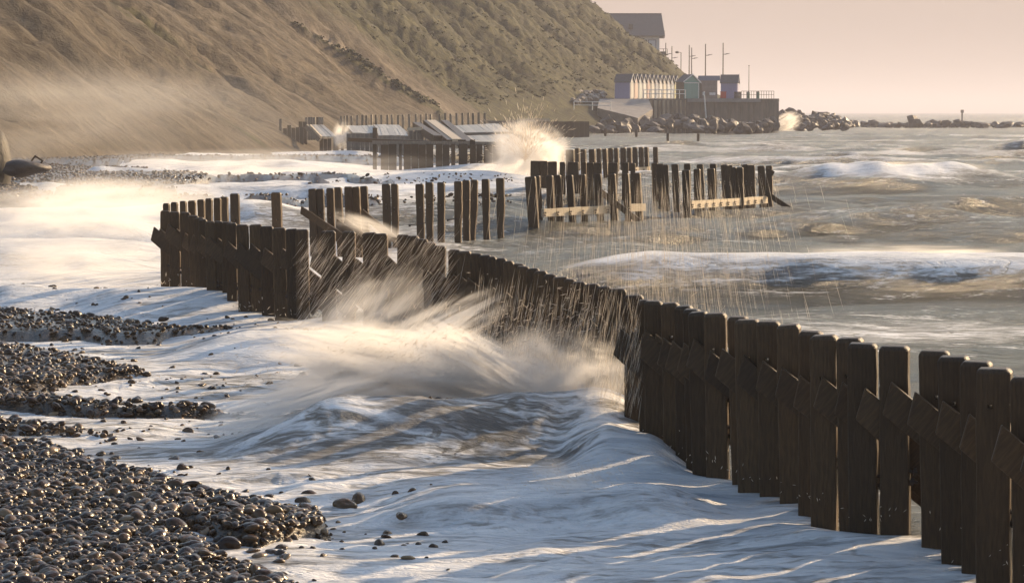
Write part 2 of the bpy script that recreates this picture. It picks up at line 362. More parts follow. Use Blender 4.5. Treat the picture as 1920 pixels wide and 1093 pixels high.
def beach_height(X, Y):
    """shingle: bands of pebbles standing out of the wash on the left"""
    PX, PY = proj(X, Y, 0)
    def band(pts_top, pts_bot, soft=14):
        xt, yt = zip(*pts_top); xb, yb = zip(*pts_bot)
        t = np.interp(PX, xt, yt); b = np.interp(PX, xb, yb)
        return np.minimum(PY - t, b - PY) / soft
    n = (fbm(X * 1.1, Y * .6, 4) - .5)
    e = [band([(-900, 740), (0, 808), (120, 822), (250, 862), (390, 912), (600, 952), (640, 985), (700, 1000)],
              [(-900, 2000), (290, 1400), (330, 965), (480, 990), (600, 962), (660, 950)], 30)
         , band([(-900, 900), (0, 900), (160, 935), (330, 985), (440, 1050), (640, 1100), (760, 1200)], [(-900, 2500), (900, 2500)], 30)
         , band([(-900, 640), (0, 772), (130, 788), (230, 800)], [(-900, 800), (130, 797), (230, 795)], 12)
         , band([(-900, 560), (0, 632), (130, 648), (270, 680), (300, 700)], [(-900, 700), (0, 722), (150, 700), (270, 688), (300, 690)], 16)
         , band([(-900, 700), (0, 722), (180, 738), (270, 750)], [(-900, 760), (0, 742), (180, 756), (270, 752)], 14)
         , band([(-900, 500), (0, 556), (200, 582), (300, 596), (350, 606)], [(-900, 640), (0, 612), (200, 618), (300, 616), (350, 610)], 12)
         , band([(-900, 360), (0, 372), (60, 378), (110, 396)], [(-900, 420), (0, 404), (60, 406), (110, 400)], 7)
         , band([(-900, 320), (0, 322), (260, 334), (390, 348)], [(-900, 380), (0, 366), (200, 382), (330, 376), (400, 352)], 9)
         , band([(-900, 285), (0, 287), (180, 292), (330, 306)], [(-900, 330), (0, 318), (180, 320), (330, 312)], 6)]
    m = e[0]
    for q in e[1:]: m = np.maximum(m, q)
    m = m * 1.5 + n * 1.5
    up = np.clip(m, -6, 1.0)
    z = -.45 + .40 * sstep(-.7, .45, up) + .06 * sstep(830, 960, PY) * sstep(700, 300, PX) * sstep(-.4, .6, up)
    # the back of the beach rises to the cliff
    z = z + (.25 + .35 * sstep(60, 85, Y)) * sstep(50, 70, Y) * sstep(-1, .4, up)
    z = z + np.clip((-.175 * Y - X) / (.1 * Y + 1), 0, 4) * .5 * sstep(20, 60, Y)
    return z, up

def grid_mesh(name, X, Y, Z, mat, attrs=None, smooth=True):
    nr, nc = X.shape
    co = np.stack([X, Y, Z], -1).reshape(-1, 3).astype(np.float32)
    i = np.arange(nr * nc).reshape(nr, nc)
    q = np.stack([i[:-1, :-1], i[:-1, 1:], i[1:, 1:], i[1:, :-1]], -1).reshape(-1, 4).astype(np.int32)
    me = bpy.data.meshes.new(name); me.vertices.add(len(co)); me.vertices.foreach_set('co', co.ravel())
    me.loops.add(q.size); me.loops.foreach_set('vertex_index', q.ravel())
    me.polygons.add(len(q)); me.polygons.foreach_set('loop_start', np.arange(0, q.size, 4, dtype=np.int32))
    me.polygons.foreach_set('loop_total', np.full(len(q), 4, np.int32))
    me.update(calc_edges=True); me.polygons.foreach_set('use_smooth', np.ones(len(q), bool))
    me.materials.append(mat)
    for k, a in (attrs or {}).items():
        if a.ndim == 2:
            at = me.attributes.new(k, 'FLOAT', 'POINT'); at.data.foreach_set('value', a.ravel().astype(np.float32))
        else:
            at = me.attributes.new(k, 'FLOAT_VECTOR', 'POINT'); at.data.foreach_set('vector', a.reshape(-1, 3).ravel().astype(np.float32))
    o = bpy.data.objects.new(name, me); COL.objects.link(o); return o

r1 = np.exp(np.arange(math.log(9), math.log(420), .0053)); r2 = np.exp(np.arange(math.log(423), math.log(24000), .035))
rows = np.concatenate([r1, r2])
ta = np.concatenate([-np.linspace(1.3, .25, 22)[:-1], np.linspace(-.25, .25, 520), np.linspace(.25, 1.3, 22)[1:]])
GX = rows[:, None] * ta[None, :]; GY = np.repeat(rows[:, None], len(ta), 1)
lod = np.maximum(GY * .006, .05)
Z, surf, crest, PX, PY, side = surf_height(GX, GY, lod)
zb, up = beach_height(GX, GY)
def blob(cx, cy, rx, ry, a): return a * np.exp(-((PX - cx) / rx) ** 2 - ((PY - cy) / ry) ** 2)
foam = np.full_like(Z, .08) + sstep(.05, .28, Z) * .22 * sstep(30, 60, GY)
foam += .72 * surf
foam += crest * .9 + .42 * np.exp(-((GY - 50.6) / 1.2) ** 2) * sstep(950, 1300, PX)  # last term adds foam to lighten the long breaker's shaded face
foam += .35 * np.exp(-((side + .15) / .45) ** 2) * (GY < 50)
foam += surf * (fbm(GX * .35 + 1.5 * fbm(GX * .2, GY * .2, 2), GY * .55 + 3, 4) - .5) * .75
for b in [(450, 312, 420, 26, .6), (150, 470, 260, 90, .6), (700, 352, 330, 22, .5), (1640, 342, 190, 13, .45), (1330, 610, 330, 40, .42), (1800, 600, 300, 38, .45),
          (1000, 340, 150, 40, .5), (1000, 470, 500, 40, .15), (640, 470, 200, 30, .3), (100, 430, 300, 30, .4)]:
    foam += blob(*b)
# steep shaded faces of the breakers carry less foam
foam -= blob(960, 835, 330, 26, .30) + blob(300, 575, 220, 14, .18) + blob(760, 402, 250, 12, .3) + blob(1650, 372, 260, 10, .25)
foam = np.clip(foam, 0, 1.05)
sea = grid_mesh('sea_water', GX, GY, Z, M_sea, {'foam': foam, 'detail': lod}); tag(sea, kind='structure')

# ------------------------------------------------------------------ shingle beach
M_beach = simple('wet_shingle', (.12, .09, .06), (.03, .023, .017), rough=.25, scale=9, stretch=(1, 1, 1), bump=1.0, bdist=.05, spec=.8, det=9)
br = np.exp(np.arange(math.log(12), math.log(210), .012)); bt = np.linspace(-.42, .0, 240)
BX = br[:, None] * bt[None, :]; BY = np.repeat(br[:, None], len(bt), 1)
BZ, bup = beach_height(BX, BY)
BZ2 = BZ + .02 * (fbm(BX * 2, BY * 2, 3) - .5)
BZ2 = BZ2 - sstep(-.06, .0, BX / BY) * .8
beach = grid_mesh('shingle_beach', BX, BY, BZ2, M_beach); tag(beach, kind='structure')

def ico(sub, seed, sx=1, sy=.8, sz=.55, amp=.12):
    bm = bmesh.new(); bmesh.ops.create_icosphere(bm, subdivisions=sub, radius=1)
    r = random.Random(seed); ph = [r.uniform(0, 6.28) for _ in range(9)]
    for v in bm.verts:
        p = v.co; k = 1 + amp * (math.sin(2.1 * p.x + ph[0]) * math.sin(1.9 * p.y + ph[1]) + .7 * math.sin(3.3 * p.z + ph[2] + 2 * p.x) + .4 * math.sin(4.7 * p.y + ph[3]))
        v.co = Vector((p.x * sx * k, p.y * sy * k, p.z * sz * k))
    vs = [v.co.copy() for v in bm.verts]; fs = [[v.index for v in f.verts] for f in bm.faces]; bm.free(); return vs, fs
peb_me = []
for k in range(9):
    r = random.Random(k + 50)
    v, f = ico(3, k, 1, r.uniform(.65, .95), r.uniform(.42, .72), r.uniform(.06, .16))
    me = bpy.data.meshes.new('pebble'); me.from_pydata(v, [], f); me.materials.append(M_pebble)
    me.polygons.foreach_set('use_smooth', [True] * len(me.polygons)); peb_me.append(me)
rs = np.random.RandomState(5)
cand = []
def sample(n, ymin, ymax, smin, smax, thr, keepall=False, dense=1.0):
    y = np.exp(rs.uniform(math.log(ymin), math.log(ymax), n)); x = y * rs.uniform(-.225, .0, n)
    z, u = beach_height(x, y)
    prob = np.clip((u - thr) * 3 + .1, 0, 1)
    k = rs.rand(n) < prob
    s = smin + (smax - smin) * np.where(rs.rand(n) < .05, rs.uniform(.45, 1, n), .6 * rs.rand(n) ** 2.6)
    return np.stack([x[k], y[k], z[k], s[k], u[k]], 1)
P1 = sample(44000, 16.2, 34, .011, .082, -.5)
P2 = sample(16000, 30, 60, .022, .085, -.5)
P3 = sample(26000, 55, 190, .04, .11, -.4)
nq = 12000; y4 = np.exp(rs.uniform(math.log(16.5), math.log(46), nq)); x4 = y4 * rs.uniform(-.225, -.02, nq); z4, u4 = beach_height(x4, y4)
k4 = (u4 < -.3) & (rs.rand(nq) < .30 * np.exp((u4 + .3) / 1.2))
def water_z(x, y):
    x = np.atleast_1d(np.asarray(x, float)); y = np.atleast_1d(np.asarray(y, float)); return surf_height(x, y, np.maximum(y * .006, .05))[0]
s4 = .02 + .05 * rs.rand(k4.sum()) ** 2
P4 = np.stack([x4[k4], y4[k4], water_z(x4[k4], y4[k4]) - s4 * .3, s4, u4[k4]], 1)
pts = np.concatenate([P1, P2, P3, P4]); pts[:, 2] += pts[:, 3] * .22
size_px = pts[:, 3] / pts[:, 1]
ppx, ppy = proj(pts[:, 0], pts[:, 1], pts[:, 2])
inview = (ppx > 0) & (ppx < 1920) & (ppy < 1090)
order = np.argsort(-size_px * inview)
big = order[:290]; rest = order[290:]
for i in big:
    x, y, z, s, u = pts[i]
    share('pebble', peb_me[i % 9], beach, (x, y, z), (rs.uniform(-.4, .4), rs.uniform(-.4, .4), rs.uniform(0, 6.28)), tuple(s * rs.uniform(.7, 1.25, 3)))
def instancer(name, P, srcs, rots, scales, kind='stuff', parent=None):
    me = bpy.data.meshes.new(name); me.from_pydata([tuple(p) for p in P], [], [])
    a = me.attributes.new('rot', 'FLOAT_VECTOR', 'POINT'); a.data.foreach_set('vector', rots.astype(np.float32).ravel())
    a = me.attributes.new('scl', 'FLOAT_VECTOR', 'POINT'); a.data.foreach_set('vector', scales.astype(np.float32).ravel())
    a = me.attributes.new('pick', 'INT', 'POINT'); a.data.foreach_set('value', rs.randint(0, len(srcs), len(P)).astype(np.int32))
    o = bpy.data.objects.new(name, me); COL.objects.link(o)
    g = bpy.data.node_groups.new(name, 'GeometryNodeTree')
    g.interface.new_socket('Geometry', in_out='INPUT', socket_type='NodeSocketGeometry'); g.interface.new_socket('Geometry', in_out='OUTPUT', socket_type='NodeSocketGeometry')
    gi = g.nodes.new('NodeGroupInput'); go = g.nodes.new('NodeGroupOutput')
    iop = g.nodes.new('GeometryNodeInstanceOnPoints'); g.links.new(gi.outputs[0], iop.inputs['Points'])
    g2i = g.nodes.new('GeometryNodeGeometryToInstance')
    for s_ in reversed(srcs):
        oi = g.nodes.new('GeometryNodeObjectInfo'); oi.inputs['Object'].default_value = s_; oi.transform_space = 'ORIGINAL'
        g.links.new(oi.outputs['Geometry'], g2i.inputs[0])
    g.links.new(g2i.outputs[0], iop.inputs['Instance']); iop.inputs['Pick Instance'].default_value = True
    def at(nm, ty):
        n = g.nodes.new('GeometryNodeInputNamedAttribute'); n.data_type = ty; n.inputs[0].default_value = nm; return n.outputs[0]
    g.links.new(at('pick', 'INT'), iop.inputs['Instance Index'])
    e2r = g.nodes.new('FunctionNodeEulerToRotation'); g.links.new(at('rot', 'FLOAT_VECTOR'), e2r.inputs[0]); g.links.new(e2r.outputs[0], iop.inputs['Rotation'])
    g.links.new(at('scl', 'FLOAT_VECTOR'), iop.inputs['Scale']); g.links.new(iop.outputs[0], go.inputs[0])
    md = o.modifiers.new('instances', 'NODES'); md.node_group = g
    if parent: o.parent = parent
    tag(o, kind=kind); return o
pc = [o for o in beach.children if o.name.startswith('pebble')]; srcs = []
for me in peb_me: srcs += [next(o for o in pc if o.data == me)]
n = len(rest); rot = np.stack([rs.uniform(-.6, .6, n), rs.uniform(-.6, .6, n), rs.uniform(0, 6.28, n)], 1); sc = np.repeat(pts[rest, 3:4], 3, 1) * rs.uniform(.65, 1.3, (n, 3))
shingle = instancer('shingle', pts[rest, :3], srcs, rot, sc); shingle['label'] = 'wet brown pebbles massed along the left shore'
shingle['category'] = 'pebbles'

# stones standing alone in the wash
LONE = [(426, 1024, 27, 'flat topped brown stone alone in the wash below the pebbles'), (672, 938, 19, 'pointed stone at the outer tip of the pebble spit'),
        (645, 948, 22, 'low rounded stone just left of the pointed tip stone'), (581, 930, 18, 'domed stone near the end of the pebble spit'),
        (753, 967, 13, 'small outermost stone awash right of the pebble spit'), (388, 762, 15, 'single smooth stone in the wash left of the breaker'),
        (258, 750, 13, 'dark stone at the tip of the middle pebble band'), (306, 598, 10, 'dark stone ending the upper pebble bank'),
        (375, 848, 9, 'flat pebble lying alone in the foam above the spit'), (576, 996, 12, 'small ridged stone in foam right of the flat topped stone')]
for k, (px, py, rpx, lab) in enumerate(LONE):
    p = on_z(px, py, -.1); p = on_z(px, py, float(water_z(p.x, p.y)[0]) + .01); s = rpx * p.y / F
    v, f = ico(3, 90 + k, 1, .8, .62, .18)
    o = mesh_obj('stone', v, f, M_pebble, None, True, (p.x, p.y, p.z), (0, 0, k * 1.3)); o.scale = (s, s, s)
    tag(o, lab, 'stone', 'stones alone in the wash')

# ------------------------------------------------------------------ timber posts and groyne sections
def board_mesh(w, t, h, seed, worn=0.0, holes=(), bev=.018):
    """upright worn plank: centre of base at origin, faces -y; holes are (x fraction, z) cells cut right through"""
    r = random.Random(seed)
    zs = [0, h * .15, h * .3, h * .42, h * .52, h * .62, h * .75, h * .87, h - bev * 1.5, h]
    hx = .012; hz = .012
    for (fx, z) in holes: zs += [z - hz, z + hz]
    zs = sorted(set(round(z, 4) for z in zs))
    rowsx = []
    hole_x = w * (holes[0][0] - .5) if holes else 0
    er = 0
    for z in zs:
        low = max(0, 1 - z / (h * .62))
        er = worn * (low ** .5) * r.uniform(.2, 1.0) if low > 0 else 0
        l = -w / 2 + r.uniform(-.004, .004) + er * .3 * r.random(); rr = w / 2 + r.uniform(-.004, .004) - er
        if z >= h - 1e-4: l += bev; rr -= bev * 1.4
        rowsx.append((l, hole_x - hx, hole_x + hx, rr, z))
    zt = r.uniform(-.01, .012)
    V = []; Fc = []
    for s_ in (0, 1):
        for (a, b, c, d, z) in rowsx:
            for x in (a, b, c, d):
                y = (-t / 2 if s_ == 0 else t / 2)
                if z >= h - 1e-4: y *= .8
                V.append((x, y, z + (zt * (x / w) if z >= h - 1e-4 else 0)))
    n = len(rowsx); o2 = n * 4
    hc = set()
    for (fx, z) in holes:
        k = next(i for i in range(n) if abs(rowsx[i][4] - round(z - hz, 4)) < 2e-4); hc.add(k)
    for i in range(n - 1):
        for j in range(3):
            a = i * 4 + j
            if j == 1 and i in hc:
                for (p, q) in ((a, a + 1), (a + 1, a + 5), (a + 5, a + 4), (a + 4, a)): Fc.append((q, p, p + o2, q + o2))
                continue
            Fc.append((a, a + 1, a + 5, a + 4)); Fc.append((a + o2, a + o2 + 4, a + o2 + 5, a + o2 + 1))
        a = i * 4
        Fc.append((a + 4, a + 4 + o2, a + o2, a)); Fc.append((a + 3, a + 3 + o2, a + 7 + o2, a + 7))
    a = (n - 1) * 4
    for j in range(3): Fc.append((a + j, a + j + 1, a + j + 1 + o2, a + j + o2))
    return V, Fc
def put_post(parent, l, r, t, topz=TOPZ, theta=.15, lean=.02, thick=.1, seed=0, worn=0, holes=True, mat=None, base=-.35, label=None, name='post'):
    p = on_z((l + r) / 2, t, topz); w = (r - l) * p.y / F
    h = topz - base
    hs = []
    rr = random.Random(seed * 7 + 3)
    if holes and w > .1:
        fx = rr.uniform(.4, .6); hs = [(fx, h - rr.uniform(.2, .26) * (1 if p.y < 30 else 2.4)), ]
        if rr.random() < .7: hs.append((fx, hs[0][1] - .09))
        hs = [q for q in hs if abs(q[1] - (h * .87)) > .03 and abs(q[1] - h * .75) > .03 and abs(q[1] - h * .62) > .03 and abs(q[1] - h * .52) > .03]
    V, Fc = board_mesh(w, thick, h, seed, worn, hs)
    o = mesh_obj(name, V, Fc, mat or M_wood, parent)
    bv = o.modifiers.new('worn_edges', 'BEVEL'); bv.width = .008; bv.segments = 1; bv.limit_method = 'ANGLE'
    x = p.x + math.tan(lean) * h * .0 + lean * h
    loc = Vector((x, p.y, base))
    if parent: loc = loc - parent.location
    o.location = loc; o.rotation_euler = (rr.uniform(-.012, .012), -lean + rr.uniform(-.008, .008), -theta + rr.uniform(-.03, .03))
    if label: o['label'] = label
    return o, p
def rake_mesh(w, t, L, seed):
    r = random.Random(seed); V = []; n = 5
    for s_ in (0, 1):
        for i in range(n + 1):
            x = L * i / n; j = r.uniform(-.004, .004)
            V += [(x, -t / 2 if s_ == 0 else t / 2, j), (x + .48 * w * (1 - i / n), -t / 2 if s_ == 0 else t / 2, -w + r.uniform(-.005, .005))]
    o2 = (n + 1) * 2; Fc = []
    for i in range(n):
        a = 2 * i
        Fc += [(a + 1, a + 3, a + 2, a), (a + o2, a + 2 + o2, a + 3 + o2, a + 1 + o2), (a, a + 2, a + 2 + o2, a + o2), (a + 1, a + 1 + o2, a + 3 + o2, a + 3)]
    Fc += [(0, o2, o2 + 1, 1), (2 * n, 2 * n + 1, 2 * n + 1 + o2, 2 * n + o2)]
    return V, Fc
def put_brace(parent, px, py, Y, w=.2, L=1.5, ang=.66, theta=.15, thick=.07, seed=0, mat=None):
    """raking strut: its upper corner at px,py; runs down to the seaward (right) side"""
    p = at_y(px, py, Y); V, Fc = rake_mesh(w, thick, L, seed)
    o = mesh_obj('brace', V, Fc, mat or M_wood, parent); bv = o.modifiers.new('worn_edges', 'BEVEL'); bv.width = .008; bv.segments = 1; bv.limit_method = 'ANGLE'; rr = random.Random(seed)
    loc = Vector(p) - (parent.location if parent else Vector((0, 0, 0)))
    o.location = loc; o.rotation_euler = Matrix.Rotation(-theta, 3, 'Z').to_4x4().to_3x3().__matmul__(Matrix.Rotation(ang + rr.uniform(-.04, .04), 3, 'Y')).to_euler()
    return o
bolt_v = MB(); bolt_v.bar((-.05, 0, 0), (.05, 0, 0), .013, 6); bolt_v.bar((-.045, 0, 0), (-.02, 0, 0), .03, 6); bolt_v.bar((.02, 0, 0), (.04, 0, 0), .034, 6)
bolt_v.bar((-.03, 0, -.07), (.06, 0, -.08), .013, 6); bolt_v.bar((.0, 0, -.075), (.03, 0, -.078), .034, 6)
BOLT = bpy.data.meshes.new('bolt'); BOLT.from_pydata(bolt_v.v, [], bolt_v.f); BOLT.materials.append(M_iron)

def section(name, label, cat, posts, braces, theta, lean, group, seed0=0, bolts=True, worn=0, thick=.1, blen=1.5, skipfront=None, group_=None):
    ps = [post_pos(*p) for p in posts]; c = ps[len(ps) // 2]
    root = empty(name, (c.x, c.y, 0)); tag(root, label, cat, group)
    for k, p in enumerate(posts):
        rr = random.Random(seed0 + k)
        put_post(root, *p, theta=theta + math.atan2(ps[k].x, ps[k].y) + .02 * rr.uniform(-1, 1), lean=lean + rr.uniform(-.01, .01), seed=seed0 + k, worn=worn, thick=thick, topz=TOPZ)
    # braces: each is fixed on the near face of the post whose left edge is nearest to its tip
    for k, (px, py) in enumerate(braces):
        j = min(range(len(posts)), key=lambda i: abs(posts[i][0] + 6 - px))
        nx = min(j + 1, len(posts) - 1)
        put_brace(root, px, py, ps[j].y - .055 - thick / 2 - .002 * (k % 2), w=.232, L=blen, theta=theta, seed=seed0 + 100 + k, ang=.70)
    if bolts:
        for k in range(0, len(posts)):
            p = ps[k]; w = (posts[k][1] - posts[k][0]) * p.y / F; rr = random.Random(seed0 + k + 500)
            z = .42 + rr.uniform(-.04, .04)
            share('bolt', BOLT, root, Vector((p.x + w / 2 + lean * (TOPZ - z), p.y - .06, z)) - root.location, (0, rr.uniform(-.2, .2), rr.uniform(-.3, .3)), (1, 1, 1))
    return root
GG = 'sections of the zigzag timber groyne'
section('timber_groyne', 'nearest groyne section of dark upright planks, running out of frame at lower right', 'groyne', A_POSTS, A_BR, .09, .022, GG, 1000, thick=.2)
section('timber_groyne', 'middle groyne section of close planks half hidden behind falling spray', 'groyne', B_POSTS, B_BR, .09, .012, GG, 2000, thick=.14)
section('timber_groyne', 'farthest left groyne section with gaps between its last planks, a wave at its foot', 'groyne', C_POSTS, C_BR, .09, .012, GG, 3000, thick=.15)

# second line of posts behind
def cluster(label, posts, theta=.3, lean=.02, seed=0, worn=.05, thick=.1, topz=TOPZ, braces=(), beams=(), rods=(), name='groyne_remnant', cat='groyne', group='broken groyne remnants in the sea', mat=None):
    ps = [on_z((p[0] + p[1]) / 2, p[2], topz) for p in posts]; c = ps[len(ps) // 2]
    root = empty(name, (c.x, c.y, 0)); tag(root, label, cat, group)
    for k, p in enumerate(posts):
        rr = random.Random(seed + k)
        put_post(root, *p, topz=topz, theta=theta + rr.uniform(-.05, .05), lean=lean + rr.uniform(-.015, .02), seed=seed + k, worn=worn * rr.uniform(.3, 1.2), thick=thick, base=-.5, mat=mat)
    for k, b in enumerate(braces):
        px, py, Y, L, ang = b; put_brace(root, px, py, Y, w=.17, L=L, ang=ang, theta=.05, seed=seed + 50 + k)
    for k, (x0, y0, Y0, x1, y1, Y1, hgt) in enumerate(beams):
        a = at_y(x0, y0, Y0); b = at_y(x1, y1, Y1); nseg = max(1, int((b - a).length / .55))
        for q in range(nseg):
            s0 = a.lerp(b, (q + .02) / nseg); s1 = a.lerp(b, (q + .97) / nseg); d = s1 - s0
            L = d.length; m = MB(); e = random.Random(seed + q).uniform(-.01, .01)
            m.add([(0, 0, 0), (L, 0, e), (L, .1, e), (0, .1, 0), (0, .0, -hgt), (L, .0, -hgt + e), (L, .1, -hgt), (0, .1, -hgt)],
                  [(0, 1, 2, 3), (4, 7, 6, 5), (0, 4, 5, 1), (1, 5, 6, 2), (2, 6, 7, 3), (3, 7, 4, 0)])
            o = m.build('waling', M_beam, root); o.location = s0 - root.location
            o.rotation_euler = (0, -math.asin(d.z / L), math.atan2(d.y, d.x))
            share('bolt', BOLT, root, s0 + Vector((.02, -.03, -hgt / 2)) - root.location, (0, 0, .9), (.9, .9, .9))
    for (x0, y0, x1, y1, Y) in rods:
        m = MB(); a = at_y(x0, y0, Y) - root.location; b = at_y(x1, y1, Y) - root.location
        m.bar(a, b, .014, 6); m.bar(a, a.lerp(b, .12), .035, 6); m.build('tie_rod', M_iron, root)
    return root
cluster('row of pale hazy posts in the mist behind the left groyne', [(306, 318, 381), (322, 334, 379), (338, 350, 377), (354, 368, 376), (371, 384, 374), (386, 399, 372), (400, 413, 371), (413, 427, 369), (431, 448, 363)], .3, .01, 10, .02)
def lone_post(l, r, t, lab, seed, topz=TOPZ, theta=.3, lean=.03, base=-.5, name='timber_post'):
    p = on_z((l + r) / 2, t, topz); root = empty(name, (p.x, p.y, 0)); tag(root, lab, 'post', 'single posts standing in the sea')
    put_post(root, l, r, t, topz=topz, theta=theta, lean=lean, seed=seed, worn=.05, base=base, name='shaft')
    return root
lone_post(508, 527, 361, 'single dark post alone above the left groyne section', 21)
cluster('seven leaning planks with raking braces and splash at their foot', [(578, 593, 354), (594, 607, 354), (611, 625, 353), (627, 641, 351), (645, 661, 350), (660, 674, 350), (673, 687, 349)], .3, .035, 30, .0,
        braces=[(565, 386, 61.9, 1.4, .6), (598, 410, 62.5, 1.3, .66), (632, 410, 63.1, 1.3, .66), (647, 408, 63.5, 1.3, .66), (680, 392, 64.2, 1.6, .66)])
lone_post(716, 731, 345, 'left post of a pair with little gap between, eroded lower edge', 31)
lone_post(732, 745, 345, 'right post of a pair, its right edge gnawed thin near the water', 32)
cluster('three spaced posts linked by an iron rod', [(778, 793, 345), (798, 812, 342), (820, 834, 342)], .3, .02, 40, .07, rods=[(766, 423, 800, 418, 66.4)])
cluster('three close set posts with worn edges right of the rod linked trio', [(852, 867, 340), (867, 881, 338), (882, 895, 337)], .3, .01, 50, .07, rods=[(838, 413, 858, 410, 68.9)])
lone_post(903, 917, 336, 'single worn post second from the right end of its row', 51)
lone_post(929, 944, 334, 'single post at the right end of its row with a broken stub behind', 52)
cluster('near row of ten planks over a pale sunlit waling', [(984, 1004, 331), (1001, 1012, 329), (1022, 1035, 329), (1038, 1051, 328), (1061, 1074, 328), (1085, 1098, 327), (1114, 1127, 326), (1139, 1153, 326), (1165, 1178, 325), (1188, 1201, 324)],
        .35, .07, 60, .03, thick=.13, braces=[(1129, 355, 77.1, 1.4, .62)], beams=[(1020, 392, 74.7, 1160, 385, 77.7, .22), (1177, 383, 78.0, 1212, 381.5, 78.8, .22)])
cluster('broad dark plank wall just behind the near row of ten', [(994, 1011, 302), (1011, 1028, 302), (1028, 1045, 303), (1050, 1060, 304), (1065, 1085, 304), (1089, 1099, 304), (1101, 1114, 305), (1114, 1128, 305), (1140, 1158, 305), (1166, 1178, 305), (1183, 1192, 306)],
        .25, .0, 80, .01)
cluster('farthest plank row behind the white burst of spray', [(1046, 1057, 282), (1061, 1077, 281), (1078, 1086, 278), (1089, 1098, 280), (1104, 1116, 280), (1119, 1126, 279), (1130, 1139, 279), (1141, 1149, 278), (1151, 1159, 278), (1163, 1173, 277), (1176, 1184, 277), (1187, 1195, 276), (1198, 1206, 276), (1208, 1215, 276)],
        .4, .03, 100, .01, thick=.2, beams=[(1192, 314, 134.9, 1220, 313, 136.2, .26)])
lone_post(1224, 1233, 276, 'isolated post just right of the farthest plank row', 120)
cluster('back row of dark planks at the right, three close together then spaced', [(1221, 1234, 306), (1231, 1244, 307), (1241, 1253, 309), (1259, 1272, 308), (1282, 1294, 307), (1307, 1319, 308), (1330, 1342, 307), (1352, 1364, 309), (1360, 1374, 310), (1391, 1403, 308), (1402, 1415, 310)],
        .2, .05, 130, .06)
cluster('seaward end row of planks with pale sunlit waling and a raking brace', [(1280, 1294, 319), (1300, 1312, 317), (1325, 1339, 316), (1370, 1381, 314), (1382, 1394, 314), (1421, 1434, 311), (1435, 1447, 311)],
        .35, .035, 160, .02, thick=.14, braces=[(1436, 356, 88.2, 1.0, .6), (1438, 314, 88.4, .3, .5)], beams=[(1297, 377, 82.7, 1440, 368, 88.3, .24)])

# ------------------------------------------------------------------ cliff
foot = [(-90, 20, 1.6), (-60, 60, 1.4), (-38, 120, 1.2), (-28.8, 150, 1.16), (-21.8, 168, 1.05), (-17.6, 200, 1.1), (-13.5, 260, 1.6), (-4, 330, 2.8), (3, 370, 4.0), (13, 402, 5.2), (23, 445, 6.5), (38, 500, 9.0), (35, 530, 9), (15, 560, 9), (-60, 600, 9)]
ft = np.array(foot, float); seg = np.concatenate([[0], np.cumsum(np.linalg.norm(np.diff(ft[:, :2], axis=0), axis=1))])
sN = 620; s = np.interp(np.linspace(0, 1, sN), [0, .12, .9, 1], [0, seg[2], seg[11], seg[-1]])
fx = np.interp(s, seg, ft[:, 0]); fy = np.interp(s, seg, ft[:, 1]); fz = np.interp(s, seg, ft[:, 2])
def smooth(a, k=25):
    p = np.pad(a, (k, k), 'edge'); return np.convolve(p, np.ones(2 * k + 1) / (2 * k + 1), 'valid')
fx, fy, fz = smooth(fx), smooth(fy), smooth(fz)
tx, ty = np.gradient(fx), np.gradient(fy); tl = np.hypot(tx, ty); nx_, ny_ = -ty / tl, tx / tl
nx_, ny_ = smooth(nx_, 14), smooth(ny_, 14)
# fall line close to -X so that gullies run as in the photograph
blend = sstep(60, 120, fy) * sstep(560, 505, fy)
nx_ = nx_ * (1 - blend) + (-1) * blend; ny_ = ny_ * (1 - blend) + (.05) * blend
rN = 245; rr_ = np.concatenate([-np.linspace(28, 1, 15), np.linspace(0, 1, 230) ** 1.25 * 64])
CX = fx[None, :] + nx_[None, :] * rr_[:, None]; CY = fy[None, :] + ny_[None, :] * rr_[:, None]
SS = np.repeat(s[None, :], rN, 0); RR = np.repeat(rr_[:, None], sN, 1)
wv = SS + 10 * (fbm(SS * .04, RR * .03, 3) - .5) + RR * .12
slope = .80 + .08 * np.sin(SS * .02) 
hz = fz[None, :] - .6 + np.where(RR > 0, RR * slope * (1 - .16 * sstep(25, 64, RR)), RR * (.42 + .1 * fbm(SS * .2, RR * .2, 3)) - .0)
gul = 1 - np.abs(2 * fbm(wv * .055, RR * .012, 3) - 1)
gul2 = 1 - np.abs(2 * fbm(wv * .22 + 9, RR * .04 + 3, 3) - 1)
env = sstep(0, 10, RR)
hz += env * (-(gul ** 5) * 3.2 - (gul2 ** 4) * 1.2 + 2.2 * (fbm(wv * .03, RR * .03, 3) - .5) * 2)
hz += sstep(1, 8, RR) * 1.3 * (fbm(SS * .4, RR * .3, 5) - .5)
hz += sstep(2, 8, RR) * .35 * (fbm(SS * 1.6, RR * 1.4, 3) - .5)
# vegetated share and the pale slip path with its green strip
px_c, py_c = proj(CX, CY, hz)
path_x = np.interp(py_c, [-40, 20, 70, 110, 160, 215], [470, 532, 610, 672, 745, 850])
path = np.exp(-((px_c - path_x + 10 * (fbm(RR * .5, SS * .1, 2) - .5)) / (7 + py_c * .05)) ** 2) * (CY < 420) * sstep(-60, 30, py_c) * sstep(225, 200, py_c) * (RR > 1)
strip = np.exp(-((px_c - path_x + 22 + 16 * (fbm(RR * .4 + 5, SS * .1, 2) - .5)) / 11) ** 2) * (CY < 420) * sstep(30, 70, py_c)
veg = sstep(-20, 160, px_c - path_x) * (CY > 60)
veg = np.clip(veg * 1.0 + (fbm(wv * .15, RR * .06, 4) - .5) * 1.6 * (0.35 + veg), 0, 1)
band2 = np.exp(-((px_c - np.interp(py_c, [-20, 100, 250], [200, 330, 470])) / 45) ** 2)
veg = np.clip(np.maximum(veg, band2 * (fbm(wv * .4, RR * .1, 3) * 1.5 - .35)), 0, 1)
